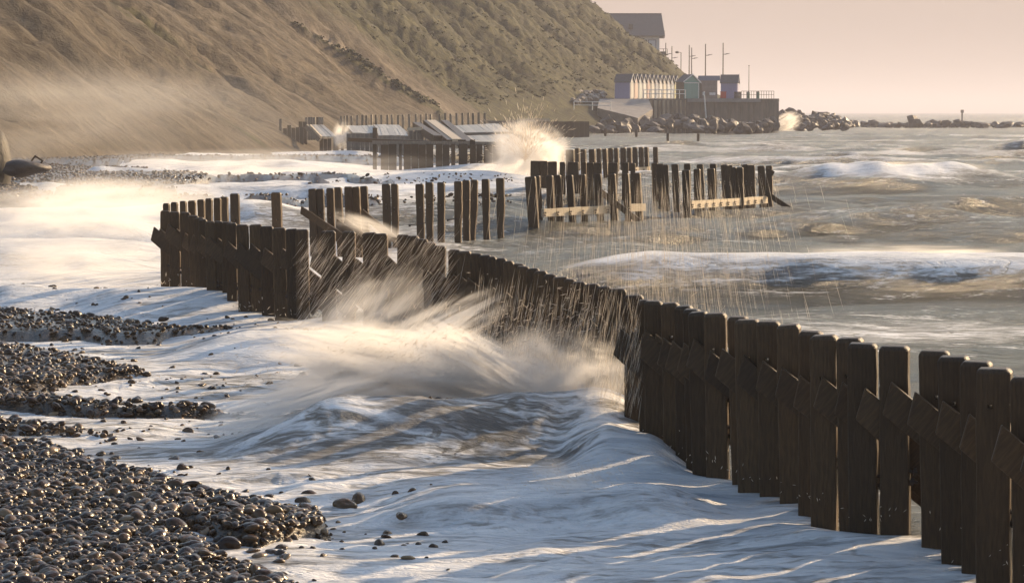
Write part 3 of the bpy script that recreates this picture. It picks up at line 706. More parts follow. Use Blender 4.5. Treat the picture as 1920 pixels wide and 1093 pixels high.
veg = np.where(CY > 335, np.maximum(veg, .75 + .25 * fbm(SS * .3, RR * .2, 2)), veg)
veg = np.clip(veg * (1 - path), 0, 1); veg = np.maximum(veg, strip * .95)
hz += veg * .9 * (fbm(CX * .9 + SS * .4, RR * .9, 3) - .4) * env + strip * .7
hz -= path * .5
def cliff_mat():
    m, t, N, L = new_mat('clay_cliff_and_scrub')
    o = N('ShaderNodeOutputMaterial'); b = N('ShaderNodeBsdfPrincipled'); L(b.outputs[0], o.inputs[0]); b.inputs['Roughness'].default_value = .85
    b.inputs['Specular IOR Level'].default_value = .15
    sr = N('ShaderNodeAttribute'); sr.attribute_name = 'sr'; vg = N('ShaderNodeAttribute'); vg.attribute_name = 'veg'; pa = N('ShaderNodeAttribute'); pa.attribute_name = 'path'
    mp = N('ShaderNodeMapping'); mp.inputs['Scale'].default_value = (1, .38, 1); L(sr.outputs['Vector'], mp.inputs[0])
    n1 = N('ShaderNodeTexNoise'); n1.inputs['Scale'].default_value = .5; n1.inputs['Detail'].default_value = 9; n1.inputs['Roughness'].default_value = .68; n1.inputs['Distortion'].default_value = .5; L(mp.outputs[0], n1.inputs[0])
    tc = N('ShaderNodeTexCoord'); n2 = N('ShaderNodeTexNoise'); n2.inputs['Scale'].default_value = .8; n2.inputs['Detail'].default_value = 9; n2.inputs['Roughness'].default_value = .7; L(tc.outputs['Object'], n2.inputs[0])
    n3 = N('ShaderNodeTexNoise'); n3.inputs['Scale'].default_value = .12; n3.inputs['Detail'].default_value = 5; L(mp.outputs[0], n3.inputs[0])
    soil = ramp(N, [(.3, (.055, .043, .030)), (.5, (.096, .079, .056)), (.72, (.155, .13, .096))]); L(n1.outputs[0], soil.inputs[0])
    gr = ramp(N, [(.3, (.018, .017, .006)), (.5, (.045, .044, .016)), (.72, (.088, .083, .03))]); L(n2.outputs[0], gr.inputs[0])
    ad = N('ShaderNodeMath'); ad.operation = 'ADD'; L(vg.outputs['Fac'], ad.inputs[0])
    s2 = N('ShaderNodeMath'); s2.operation = 'MULTIPLY_ADD'; L(n1.outputs[0], s2.inputs[0]); s2.inputs[1].default_value = 1.1; s2.inputs[2].default_value = -.55; L(s2.outputs[0], ad.inputs[1])
    mr_ = N('ShaderNodeMapRange'); mr_.interpolation_type = 'SMOOTHSTEP'; mr_.inputs[1].default_value = .3; mr_.inputs[2].default_value = .7; L(ad.outputs[0], mr_.inputs[0])
    m1 = N('ShaderNodeMix'); m1.data_type = 'RGBA'; L(mr_.outputs[0], m1.inputs[0]); L(soil.outputs[0], m1.inputs[6]); L(gr.outputs[0], m1.inputs[7])
    m2 = N('ShaderNodeMix'); m2.data_type = 'RGBA'; L(pa.outputs['Fac'], m2.inputs[0]); L(m1.outputs[2], m2.inputs[6]); m2.inputs[7].default_value = (.2, .17, .135, 1)
    m3 = N('ShaderNodeMix'); m3.data_type = 'RGBA'; m3.blend_type = 'MULTIPLY'; m3.inputs[0].default_value = .55
    r3 = ramp(N, [(.35, (.55, .52, .48)), (.65, (1.15, 1.1, 1.05))]); L(n3.outputs[0], r3.inputs[0]); L(m2.outputs[2], m3.inputs[6]); L(r3.outputs[0], m3.inputs[7])
    m4 = N('ShaderNodeMix'); m4.data_type = 'RGBA'; m4.blend_type = 'MULTIPLY'; m4.inputs[0].default_value = .7
    r4 = ramp(N, [(.36, (.45, .43, .4)), (.6, (1.2, 1.17, 1.12))]); L(n2.outputs[0], r4.inputs[0]); L(m3.outputs[2], m4.inputs[6]); L(r4.outputs[0], m4.inputs[7])
    L(m4.outputs[2], b.inputs['Base Color'])
    bu = N('ShaderNodeBump'); bu.inputs['Strength'].default_value = 1.0; bu.inputs['Distance'].default_value = .4
    aa = N('ShaderNodeMath'); aa.operation = 'ADD'; L(n1.outputs[0], aa.inputs[0]); L(n2.outputs[0], aa.inputs[1])
    L(aa.outputs[0], bu.inputs['Height']); L(bu.outputs[0], b.inputs['Normal']); return m
cliff = grid_mesh('cliff', CX, CY, hz, cliff_mat(), {'veg': veg, 'path': path, 'sr': np.stack([wv, RR, np.zeros_like(RR)], -1)})
tag(cliff, kind='structure')

# scrub tufts on the cliff
def tuft_mesh(seed, n=14):
    r = random.Random(seed); V = []; Fc = []
    for k in range(n):
        a = r.uniform(0, 6.28); e = r.uniform(.1, 1.3); d = Vector((math.cos(a) * math.cos(e), math.sin(a) * math.cos(e), math.sin(e)))
        c = d * r.uniform(.3, .9); sz = r.uniform(.18, .4); u = Vector((r.uniform(-1, 1), r.uniform(-1, 1), r.uniform(-1, 1))).normalized(); w = u.cross(d).normalized() * sz; u = d.cross(w).normalized() * sz
        i = len(V); V += [c - w, c + u * .7, c + w, c - u * .7 + d * .2]; Fc += [(i, i + 1, i + 2), (i, i + 2, i + 3)]
    return V, Fc
M_scrub = simple('scrub_leaves', (.075, .07, .028), (.034, .033, .014), rough=.8, scale=.6, bump=0, rnd_hue=.4, spec=.15)
tufts = []
cm = veg.ravel(); cs = rs.rand(cm.size); strp = strip.ravel()
pick = np.where((cs < .07 * sstep(.5, 1, cm) + .25 * strp * (strp > .5)) & (CY.ravel() > 120) & (RR.ravel() > 2))[0]
np.random.RandomState(1).shuffle(pick); pick = pick[:9000]
tp = np.stack([CX.ravel()[pick], CY.ravel()[pick], hz.ravel()[pick] - .05], 1)
tsrc = []
for k in range(4):
    V, Fc = tuft_mesh(k); mb = MB(); q = mesh_obj('bush', V, Fc, M_scrub, cliff); tsrc.append(q)
    q.location = tp[k * 5]; q.scale = (.8, .8, .7)
nn = len(tp); rt = np.stack([rs.uniform(-.2, .2, nn), rs.uniform(-.2, .2, nn), rs.uniform(0, 6.28, nn)], 1)
sc = (rs.uniform(.18, .55, nn) + .3 * strp[pick])[:, None] * np.array([[1.1, 1.1, .8]])
scrub = instancer('scrub', tp, tsrc, rt, sc); tag(scrub, 'low dark green scrub dotted over the grassy cliff', 'scrub')

# ------------------------------------------------------------------ rocks
def boulder(px, py, wpx, hpx, Y, label, seed, mat=None, name='boulder', group='boulders of the rock armour', cat='boulder'):
    p = at_y(px, py, Y); v, f = ico(2, seed, 1, 1, 1, .38)
    r = random.Random(seed); v = [q + Vector((r.uniform(-.1, .1), r.uniform(-.1, .1), r.uniform(-.1, .1))) for q in v]
    v = [Vector((round(q.x * 2.2) / 2.2 * .5 + q.x * .5, q.y, round(q.z * 2) / 2 * .4 + q.z * .6)) for q in v]
    o = mesh_obj(name, v, f, mat or M_rock, None, False, p, (r.uniform(-.3, .3), r.uniform(-.3, .3), r.uniform(0, .6)))
    o.scale = (wpx * Y / F / 2, wpx * Y / F / 2 * .9, hpx * Y / F / 2)
    tag(o, label, cat, group); HEAPS.setdefault(group, []).append((o, px, py)); return o
HEAPS = {}
r = random.Random(5)
LB = 'brown boulder heaped with others against the foot of the sea wall and slipway'
top_l = [(1040, 232), (1100, 222), (1150, 214), (1200, 222), (1260, 220), (1320, 228), (1380, 234), (1440, 232)]
txs, tys = zip(*top_l)
for k in range(64):
    px = 1045 + (1455 - 1045) * ((k * .618) % 1); ty_ = float(np.interp(px, txs, tys)); py = r.uniform(ty_, 247)
    Y = 372 + (247 - py) * 1.1 + r.uniform(-2, 2)
    boulder(px, py, r.uniform(18, 34), r.uniform(15, 26), Y, LB, 200 + k)
LC = 'dark brown boulder in the rock spit beyond the end of the sea wall'
sil = [(1460, 206), (1478, 203), (1500, 209), (1520, 208), (1545, 210), (1560, 214), (1590, 222), (1640, 229), (1700, 232)]
sx_, sy_ = zip(*sil)
for k in range(54):
    px = 1455 + (1590 - 1455) * ((k * .618 + .1) % 1); t_ = float(np.interp(px, sx_, sy_)) + 6; py = r.uniform(t_, 240)
    boulder(px, py, r.uniform(16, 28), r.uniform(12, 18), 430 + (240 - py) * 1.2, LC, 300 + k, group='boulders of the rock spit')
LD = 'low dark rock in the reef awash beyond the spit'
for k in range(26):
    px = 1592 + k * 13 + r.uniform(-4, 4)
    boulder(px, 236 + r.uniform(-2, 1), r.uniform(16, 28), r.uniform(9, 15) + (4 if px < 1680 else 0), 560 + r.uniform(-8, 8), LD, 350 + k, group='rocks of the low reef')
boulder(1717, 231, 26, 27, 553, 'tallest pointed rock standing above the low reef', 399, group='rocks of the low reef')
LE = 'pale grey lump of rubble fallen at the cliff foot left of the slipway'
for k in range(48):
    u = (k * .618) % 1; px = 1000 + 135 * u; lo = 205 - 20 * u; py = r.uniform(170 + 4 * (1 - u), lo)
    boulder(px, py, r.uniform(9, 18), r.uniform(7, 12), 388 + (205 - py) * .5 + u * 14 - 12, LE, 500 + k, M_palerock, 'rubble_stone', 'pale rubble at the cliff foot', 'rubble')

ORD = ['first', 'second', 'third', 'fourth', 'fifth', 'sixth', 'seventh', 'eighth', 'ninth', 'tenth', 'eleventh', 'twelfth', 'thirteenth', 'fourteenth', 'fifteenth', 'sixteenth', 'seventeenth', 'eighteenth', 'nineteenth', 'twentieth', 'twenty first', 'twenty second', 'twenty third', 'twenty fourth', 'twenty fifth', 'twenty sixth', 'twenty seventh', 'twenty eighth']
def name_heap(group, what, marks, rows):
    cells = {}
    for o, px, py in HEAPS[group]:
        if o['label'].startswith('tallest'): continue
        mk = next(t for x1, t in marks if px < x1); rw = next(t for y1, t in rows if py < y1); cells.setdefault((mk, rw), []).append((px, o))
    for (mk, rw), lst in cells.items():
        for i, (px, o) in enumerate(sorted(lst, key=lambda q: q[0])):
            o['label'] = f'{what}, {ORD[i]} from the left {rw}, {mk}'
name_heap('boulders of the rock armour', 'brown boulder', [(1150, 'left of the slipway'), (1215, 'below the slipway'), (1285, 'below the white railing'), (1345, 'below the green hut'), (1390, 'below the lavender hut'), (9999, 'below the barred railing')], [(235, 'in the top row'), (241, 'in the middle row'), (999, 'at the waterline')])
name_heap('boulders of the rock spit', 'dark boulder', [(1495, 'behind the white splash'), (1530, 'mid spit'), (9999, 'by its far end')], [(220, 'on the crest'), (230, 'on the flank'), (999, 'at the waterline')])
name_heap('rocks of the low reef', 'low dark rock', [(1717, 'before the tallest rock'), (9999, 'right of the tallest rock')], [(999, 'of the reef')])
name_heap('pale rubble at the cliff foot', 'pale grey stone', [(1040, 'left end'), (1080, 'mid heap'), (9999, 'above the lower railing')], [(182, 'in the top row'), (192, 'in the middle row'), (999, 'in the bottom row')])
# ------------------------------------------------------------------ sea wall, promenade, slipway
DZ = 5.15
def P2(px, Y): return (px - 960) / F * Y
# promenade deck and wall
pr = MB()
yw = 398
pr.box(P2(1216, yw), P2(1458, yw), yw, yw + 110, -1, DZ)
tagp = pr.build('promenade', M_concrete); tag(tagp, kind='structure')
wall = empty('sea_wall', (P2(1370, yw), yw, 0)); tag(wall, 'brown concrete sea wall below the promenade with rocks at its foot', 'sea wall')
def wchild(name, mat, x0, x1, y0, y1, z0, z1):
    m = MB(); m.box(x0 - wall.location.x, x1 - wall.location.x, y0 - yw, y1 - yw, z0, z1); return m.build(name, mat, wall)
xs_ = np.linspace(P2(1290, yw), P2(1459, yw), 8)
for k in range(7):
    wchild('panel', M_concrete, xs_[k] + .03, xs_[k + 1] - .03, yw - .5 + .03 * (k % 2), yw - .02, -1, DZ - .55)
wchild('coping', M_apron, P2(1288, yw), P2(1424, yw), yw - .9, yw + .5, DZ - .5, DZ + .02)
wchild('parapet', M_concrete, P2(1424, yw) + .02, P2(1459, yw), yw - .52, yw + 1, DZ - .5, DZ + .0)
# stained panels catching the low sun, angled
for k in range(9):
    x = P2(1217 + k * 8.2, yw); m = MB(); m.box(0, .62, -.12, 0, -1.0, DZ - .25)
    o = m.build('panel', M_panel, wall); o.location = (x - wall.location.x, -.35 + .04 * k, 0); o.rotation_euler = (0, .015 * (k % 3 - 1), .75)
# slipway: big flat concrete apron
a = [at_y(1124, 186, 398), at_y(1216, 186, 398), at_y(1224, 205, 392), at_y(1196, 222, 385), at_y(1175, 216, 386), at_y(1120, 203, 390)]
V = [tuple(p) for p in a] + [(p.x, p.y + 3, -1) for p in a]
slip = mesh_obj('slipway', V, [(5, 4, 3, 2, 1, 0), (0, 1, 7, 6), (1, 2, 8, 7), (2, 3, 9, 8), (3, 4, 10, 9), (4, 5, 11, 10), (5, 0, 6, 11)], M_apron)
tag(slip, kind='structure')
deck2 = MB(); deck2.box(P2(1110, 400), P2(1216, 400) - .01, 399, 470, -1, DZ - .01); tag(deck2.build('pavement', M_apron), kind='structure')

# white post, railings
def railing(name, label, pts, zb, h, rails, mat, nposts, rr=.05, group=None):
    a = Vector(pts[0]); b = Vector(pts[1]); root = empty(name, (a + b) / 2); tag(root, label, 'railing', group)
    a = a - root.location; b = b - root.location
    for k in range(rails):
        z = h * (1 - k * (.85 / rails)); m = MB(); m.bar(a + Vector((0, 0, z)), b + Vector((0, 0, z)), rr); m.build('rail', mat, root)
    for k in range(nposts):
        p = a.lerp(b, k / (nposts - 1)); m = MB(); m.bar(p, p + Vector((0, 0, h)), rr); m.build('post', mat, root)
railing('railing', 'white railing in front of the beach huts above the sea wall', (at_y(1207, 186, 397.5), at_y(1285, 186, 399)), 0, 1.35, 2, M_white, 8, .055)
railing('railing', 'lower white railing at the slipway left of the rock armour', (at_y(1076, 206, 380), at_y(1145, 207, 382)), 0, 1.15, 2, M_white, 3, .06)
railing('railing', 'dark barred railing at the seaward end of the promenade', (at_y(1390, 187, 401), at_y(1451, 187, 401)), 0, 1.25, 2, M_dark, 14, .035)
m = MB(); p0 = at_y(1324, 222, 396.8); p1 = at_y(1320, 172, 396.6); root = empty('marker_post', p0); tag(root, 'white marker post leaning on the sea wall face', 'post')
m.bar((0, 0, 0), p1 - p0, .11, 8, .09); m.build('pole', M_white, root); m = MB(); q = p1 - p0; m.box(q.x - .2, q.x + .12, q.y - .1, q.y + .1, q.z - .55, q.z - .1); m.build('sign_plate', M_white, root)
m = MB(); root = empty('flagpole', at_y(1404, 187, 402)); tag(root, 'thin bare flagpole rising from the barred railing', 'flagpole'); m.bar((0, 0, 0), (0, 0, 5.0), .06, 8, .04); m.build('pole', M_oldwood, root); m = MB(); m.bar((0, 0, 5.0), (0, 0, 5.12), .09, 8); m.build('finial', M_dark, root)

# ------------------------------------------------------------------ beach huts
def hut(label, loc, rz, w, d, hw, hr, front, side, roof, trim, group=None, door=None, name='beach_hut'):
    """origin at the front left corner on the ground; front faces -y, ridge runs along y"""
    root = empty(name, loc, rz); tag(root, label, 'beach hut', group)
    m = MB(); m.box(.04, .1, .02, d, 0, hw); m.build('side_wall', side, root); m = MB(); m.box(w - .1, w - .04, .02, d, 0, hw); m.build('side_wall', side, root)
    m = MB(); m.prism([(.1, 0), (w - .1, 0), (w - .1, hw), (w / 2, hr - .06), (.1, hw)], 0, .06); m.build('front_wall', front, root)
    m = MB(); m.prism([(.1, 0), (w - .1, 0), (w - .1, hw), (w / 2, hr - .06), (.1, hw)], d - .06, d - .002); m.build('back_wall', side, root)
    for sg in (0, 1):
        m = MB(); x0, x1 = (-.12, w / 2) if sg == 0 else (w / 2, w + .12)
        zl = hw - (hr - hw) * .24 / w
        za, zb_ = (zl, hr) if sg == 0 else (hr, zl)
        m.prism([(x0, za), (x1, zb_), (x1, zb_ + .07), (x0, za + .07)], -.15, d + .12); m.build('roof', roof, root)
    for sg in (0, 1):
        x0, x1 = (-.14, w / 2) if sg == 0 else (w / 2, w + .14); za, zb_ = (hw - .1, hr + .04) if sg == 0 else (hr + .04, hw - .1)
        m = MB(); m.prism([(x0, za - .02), (x1, zb_ - .16), (x1, zb_ + .06), (x0, za + .16)], -.21, -.155); m.build('bargeboard', trim, root)
    for sg in (0, 1):
        x0 = .35 if sg == 0 else w / 2 + .02; x1 = w / 2 - .02 if sg == 0 else w - .35
        m = MB(); m.box(x0, x1, -.05, -.004, .12, hw - .25); dd = m.build('door', door or front, root)
    m = MB(); m.box(.1, w - .1, -.06, -.008, hw - .22, hw - .12); m.build('lintel', trim, root)
    m = MB(); m.box(w - .3, w - .18, -.06, -.008, 0, hw - .24); m.build('corner_board', trim, root)
    m = MB(); m.box(.0, w, -.25, d, -.1, -.004); m.build('plinth', M_dark, root)
    return root
M_trim = paint('grey_white_trim', (.26, .27, .3))
cols = [('cream', (.72, .64, .5)), ('salmon orange', (.8, .45, .28)), ('pale grey green', (.55, .6, .55)), ('white', (.78, .76, .72)), ('terracotta', (.5, .22, .12)),
        ('stone', (.6, .53, .44)), ('navy', (.05, .07, .16)), ('off white', (.7, .69, .68)), ('sand coloured', (.6, .5, .33)), ('pale grey', (.52, .54, .58)), ('slate blue', (.2, .27, .36)), ('yellow', (.75, .68, .08))]
ang = R(70); nrm = Vector((math.sin(ang), -math.cos(ang), 0)); dr = Vector((math.cos(ang), math.sin(ang), 0))
# hut local: front faces nrm, so local -y = nrm ; local x = dr
h0 = Vector((P2(1180.5, 400), 400, DZ)); M_lav_shade = paint('lavender_and_shade_boards', (.26, .26, .42)); M_grn = paint('grey_boards', (.28, .28, .3))  # lavender: end hut's own paint, and shade painted on the nearest hut's side
places = ['nearest hut of the row, with a shade tinted side wall', 'second hut of the row', 'third hut of the row', 'fourth hut of the row', 'fifth hut of the row', 'sixth hut of the row', 'seventh hut of the row', 'eighth hut of the row', 'ninth hut of the row', 'tenth hut of the row', 'eleventh hut of the row', 'farthest hut of the row beside the green hut']
for k, (nm, c) in enumerate(cols):
    loc = h0 + dr * (k * 2.12); 
    hut(f'beach hut with {nm} doors, {places[k]}', loc, R(90) - (R(90) - ang) , 2.0, 2.4, 2.55, 3.65, paint('hut_paint_' + nm.replace(' ', '_'), tuple(q * .38 + e_ for q, e_ in zip(c, (.10, .12, .16)))), M_lav_shade if k == 0 else M_grn, M_slate, M_trim, 'row of beach huts on the promenade')
b2 = R(24)
hut('sage green beach hut facing the camera, right of the hut row', Vector((P2(1281, 402), 402, DZ)), b2, 2.75, 2.6, 2.55, 3.6, paint('sage_green', (.2, .36, .3)), paint('dark_boards', (.08, .07, .06)), M_slate, M_white, door=paint('sage_green_door', (.18, .33, .28)))
# concrete kiosk
k0 = empty('concrete_shelter', (P2(1313, 404), 404, DZ)); tag(k0, 'low concrete shelter with flat roof between green hut and lavender hut', 'shelter')
m = MB(); m.box(0, 2.5, 0, 3, 0, 2.75); m.build('wall', simple('shelter_render', (.28, .23, .2), (.18, .15, .13), rough=.85, scale=1.5, bump=.3), k0)
m = MB(); m.box(-.2, 3.0, 1.2, 3.4, 2.76, 3.5); m.build('roof', paint('blue_grey_roof', (.2, .22, .3)), k0)
m = MB(); m.box(1.3, 2.2, -.08, -.004, .55, .95); m.build('notice_board', M_white, k0)
m = MB(); m.box(-.25, .15, -.1, .5, 0, 2.4); m.build('buttress', M_concrete, k0)
hut('lavender hut at the promenade end with a grey side roof', Vector((P2(1380, 405), 404, DZ)), R(80), 2.3, 2.5, 2.45, 3.6, M_lav_shade, M_lav_shade, M_slate, paint('grey_trim', (.3, .3, .34)))
m = MB(); root = empty('storage_bin', (P2(1355, 401), 401, DZ)); tag(root, 'red bin standing against the lavender hut', 'bin'); m.box(-.42, .42, -.3, .3, .08, .95); m.build('body', paint('red_paint', (.5, .05, .03)), root); m = MB(); m.box(-.46, .46, -.34, .34, .955, 1.08); m.build('lid', paint('red_paint_lid', (.45, .05, .03)), root); m = MB(); m.box(-.4, .4, -.28, .28, 0, .07); m.build('base', M_dark, root)
m = MB(); root = empty('timber_crate', (P2(1382, 399.2), 399.2, DZ)); tag(root, 'rusty brown box on the wall edge at the start of the barred railing', 'box')
for q in range(5): m = MB(); m.box(-.52, .52, -.4, .4, q * .21, q * .21 + .19); m.build('slat', M_iron, root)
for dx, lb in ((1402, 'left green litter bin behind the barred railing'), (1420, 'right green litter bin behind the barred railing')):
    root = empty('litter_bin', (P2(dx, 403), 403, DZ)); tag(root, lb, 'bin', 'green litter bins'); m = MB(); m.bar((0, 0, 0), (0, 0, .95), .22, 10, .25); m.build('body', paint('teal_paint', (.05, .2, .17)), root); m = MB(); m.bar((0, 0, .955), (0, 0, 1.1), .27, 10, .12); m.build('lid', M_dark, root)
# lamp posts
def lamp(px, top, Y, label, arm_py, baseY=None):
    tp_ = at_y(px, top, Y); root = empty('lamp_post', (tp_.x, Y, DZ)); tag(root, label, 'lamp post', 'tall lamp posts behind the huts')
    h = tp_.z - DZ; m = MB(); m.bar((0, 0, 0), (0, 0, h), .13, 8, .09); m.build('pole', M_oldwood, root)
    az = at_y(px, arm_py, Y).z - DZ; m = MB(); m.bar((0, 0, az - .05), (.5, 0, az), .06, 6); m.build('arm', M_dark, root)
    m = MB(); m.prism([(.35, az - .12), (1.15, az + .08), (1.25, az + .15), (.5, az + .1)], -.15, .15); m.build('lamp_head', M_dark, root)
lamp(1356, 81, 480, 'rightmost tall lamp post, clear against the sky', 102); lamp(1323, 83, 482, 'tall lamp post second from the right', 104)
lamp(1292.5, 85, 500, 'left pole of the close pair of lamp posts', 106); lamp(1297, 90, 520, 'right, shorter pole of the close pair of lamp posts', 110)
lamp(1260, 87, 540, 'thin lamp post on the slope between the house and the round headed lamp', 109); lamp(1248.5, 81, 505, 'lamp post beside the balcony of the house', 102)
tp_ = at_y(1277, 99, 540); root = empty('street_lamp', (tp_.x, 540, 8)); tag(root, 'street lamp with a round head hooking left above the slope', 'street lamp'); h = tp_.z - 8
m = MB(); m.bar((0, 0, 0), (0, 0, h), .08, 8); m.build('pole', M_dark, root); m = MB(); m.bar((0, 0, h), (-.7, 0, h + .1), .05, 6); m.build('arm', M_dark, root)
V, Fc = ico(2, 1, .42, .42, .24, 0); o = mesh_obj('lamp_head', V, Fc, M_dark, root, True, (-.8, 0, h + .05))
# the house on the cliff
HY = 560
hb = empty('house', (at_y(1145, 100, HY).x, HY, 9)); tag(hb, 'house with a dark grey roof and pale walls half hidden by the cliff top', 'house')
def hz_(py): return at_y(1200, py, HY).z - 9
def hx_(px): return (px - 1145) / F * HY
m = MB(); m.box(hx_(1150), hx_(1236), 0, 9, 0, hz_(68)); m.build('wall', M_render, hb)
m = MB(); m.add([(hx_(1140), -.6, hz_(67)), (hx_(1246), -.6, hz_(67)), (hx_(1242), 4.6, hz_(25)), (hx_(1136), 4.6, hz_(25)), (hx_(1140), 9.6, hz_(67)), (hx_(1246), 9.6, hz_(67)),
                 (hx_(1140), -.6, hz_(69)), (hx_(1246), -.6, hz_(69)), (hx_(1140), 9.6, hz_(69)), (hx_(1246), 9.6, hz_(69))],
                [(0, 1, 2, 3), (3, 2, 5, 4), (0, 3, 4, 8, 6), (1, 7, 9, 5, 2), (6, 7, 1, 0), (4, 5, 9, 8), (6, 8, 9, 7)]); rf = m.build('roof', M_slate, hb)
m = MB(); m.box(hx_(1178.5), hx_(1187), .6, 1.3, hz_(55), hz_(46)); sk = m.build('skylight', M_dark, rf); 
m = MB(); m.box(hx_(1142), hx_(1242), 4.45, 4.75, hz_(25.5), hz_(24)); m.build('ridge_tiles', M_slate, rf)
for (a0, a1) in ((1200, 1213), (1215, 1230)):
    m = MB(); x0, x1, z0, z1 = hx_(a0), hx_(a1), hz_(104), hz_(75)
    m.box(x0, x0 + .12, -.08, -.003, z0, z1); m.box(x1 - .12, x1, -.08, -.003, z0, z1); m.box(x0 + .12, x1 - .12, -.08, -.003, z1 - .12, z1); w_ = m.build('window', M_dark, hb)
    m = MB(); m.box(x0 + .121, x1 - .121, -.04, -.004, z0, z1 - .121); m.build('pane', M_glass, w_)
m = MB(); m.box(hx_(1236), hx_(1246), .5, 3, hz_(72), hz_(70.5)); m.bar((hx_(1245.5), .6, hz_(72)), (hx_(1245.5), .6, hz_(58)), .07); m.bar((hx_(1236), .6, hz_(64)), (hx_(1245.5), .6, hz_(64)), .05); m.build('balcony', M_dark, hb)
m = MB(); m.box(hx_(1236), hx_(1252), .5, 3, hz_(104), hz_(102)); m.bar((hx_(1236), .6, hz_(92)), (hx_(1251), .6, hz_(92)), .05); m.bar((hx_(1251), .6, hz_(102)), (hx_(1251), .6, hz_(92)), .07); m.bar((hx_(1244), .6, hz_(102)), (hx_(1244), .6, hz_(92)), .07); m.box(hx_(1237), hx_(1249), .7, 2.5, hz_(102), hz_(97)); m.build('terrace', M_dark, hb)

# ------------------------------------------------------------------ derelict revetments at the back
def plank_wall(root, px0, px1, pyt, pyb, Y, n, seed, mat=M_wood, gap=.02, theta=0.0, jag=.05, name='plank'):
    r = random.Random(seed); xs = np.linspace(px0, px1, n + 1)
    for k in range(n):
        a = at_y(xs[k], pyt + r.uniform(-jag, jag) * 20, Y); b = at_y(xs[k + 1], pyb, Y)
        m = MB(); w = b.x - a.x; m.box(0, w - gap, -.05, .05, b.z - .9, a.z); o = m.build(name, mat, root)
        o.location = Vector((a.x, Y + r.uniform(-.03, .03), 0)) - Vector((root.location.x, root.location.y, 0)); o.rotation_euler = (0, 0, -theta)
def deck(root, tl, tr, bl, br_, Yt, Yb, n, seed, mat=M_deck):
    """sloping boarded deck between upper edge (far) and lower edge (near); boards run down the slope"""
    r = random.Random(seed); A, B, C_, D = at_y(*tl, Yt), at_y(*tr, Yt), at_y(*bl, Yb), at_y(*br_, Yb); o_ = root.location
    for k in range(n):
        g = .04; a = A.lerp(B, k / n); b = A.lerp(B, (k + 1 - g) / n); c = C_.lerp(D, k / n); d = C_.lerp(D, (k + 1 - g) / n); j = r.uniform(-.02, .02)
        dn = Vector((0, 0, .09)); ofs = Vector((0, 0, j))
        V = [q + ofs - o_ for q in (c, d, b, a)] + [q + ofs - dn - o_ for q in (c, d, b, a)]
        mesh_obj('deck_board', V, [(0, 1, 2, 3), (7, 6, 5, 4), (0, 4, 5, 1), (1, 5, 6, 2), (2, 6, 7, 3), (3, 7, 4, 0)], mat, root)
def beam(root, p, q, w, mat=M_oldwood, name='beam'):
    a = at_y(*p) - root.location; b = at_y(*q) - root.location; d = b - a; L = d.length; m = MB(); m.box(0, L, -w / 2, w / 2, -w / 2, w / 2)
    o = m.build(name, mat, root); o.location = a; o.rotation_euler = (0, -math.asin(d.z / L), math.atan2(d.y, d.x)); return o
def uprights(root, pxs, pyt, pyb, Y0, Y1, wpx, seed, mat=M_oldwood):
    r = random.Random(seed); n = len(pxs)
    for k, px in enumerate(pxs):
        Y = Y0 + (Y1 - Y0) * k / max(1, n - 1); a = at_y(px, pyt[0] + (pyt[1] - pyt[0]) * k / max(1, n - 1) + r.uniform(-1, 1), Y); b = at_y(px, pyb, Y)
        w = wpx * Y / F; m = MB(); m.box(-w / 2, w / 2, -w / 2, w / 2, b.z - 1, a.z); o = m.build('post', mat, root)
        o.location = Vector((a.x, Y, 0)) - Vector((root.location.x, root.location.y, 0)); o.rotation_euler = (0, r.uniform(-.02, .02), r.uniform(-.4, .2))
d1 = empty('ruined_revetment', (at_y(575, 280, 212).x, 212, 0)); tag(d1, 'left ruined timber revetment with one tall end post and a small sloping deck', 'revetment', 'ruined revetments below the cliff')
uprights(d1, [525], (224, 224), 282, 214, 214, 5, 1); plank_wall(d1, 531, 570, 238, 284, 213, 5, 2, jag=.15)
plank_wall(d1, 560, 576, 229, 284, 214.5, 2, 3); plank_wall(d1, 599, 622, 261, 290, 209, 3, 4); uprights(d1, [627, 632], (258, 258), 290, 210, 211, 5, 5)
deck(d1, (583, 234), (606, 234), (600, 256), (632, 256), 216, 208.5, 7, 6); uprights(d1, [575, 580, 585, 590, 595, 600, 604], (221, 220), 240, 217, 217, 4.5, 7)
beam(d1, (574, 237, 208), (600, 263, 207.5), .35); beam(d1, (581, 236, 208), (602, 258, 207.4), .2, M_beam)
for l, r_, t, lb, sd in ((639, 645, 263, 'short post nearest the left ruined revetment', 401), (664, 670, 263, 'left one of two short posts in the surf gap', 402), (676, 682, 262, 'right one of two short posts in the surf gap', 403)):
    lone_post(l, r_, t, lb, sd, topz=1.0, theta=.2, lean=.0)
d2 = empty('ruined_revetment', (at_y(800, 270, 175).x, 175, 0)); tag(d2, 'long ruined timber revetment with sloping decks and a row of posts along its back', 'revetment', 'ruined revetments below the cliff')
uprights(d2, [639, 646, 651, 660, 669, 678, 687, 697, 706, 715, 726, 735, 745, 756, 768, 779, 789, 798, 808, 824, 835, 846, 857, 867, 878, 888, 898, 909], (218, 212), 245, 196, 205, 3.8, 11)
deck(d2, (648, 236), (700, 235), (662, 249), (712, 251), 194, 187, 9, 12); deck(d2, (700, 234), (748, 234), (712, 247), (765, 249), 193, 184, 8, 13)
deck(d2, (706, 241), (757, 242), (710, 254), (766, 255), 183, 179, 8, 14)
plank_wall(d2, 650, 710, 250, 262, 186.5, 7, 15, M_oldwood); plank_wall(d2, 710, 768, 255, 270, 178.6, 7, 16, M_oldwood)
beam(d2, (703, 240, 178), (703, 262, 178), .3, M_wood, 'stub_post'); beam(d2, (763, 243, 178), (792, 241, 178), .2, M_beam)
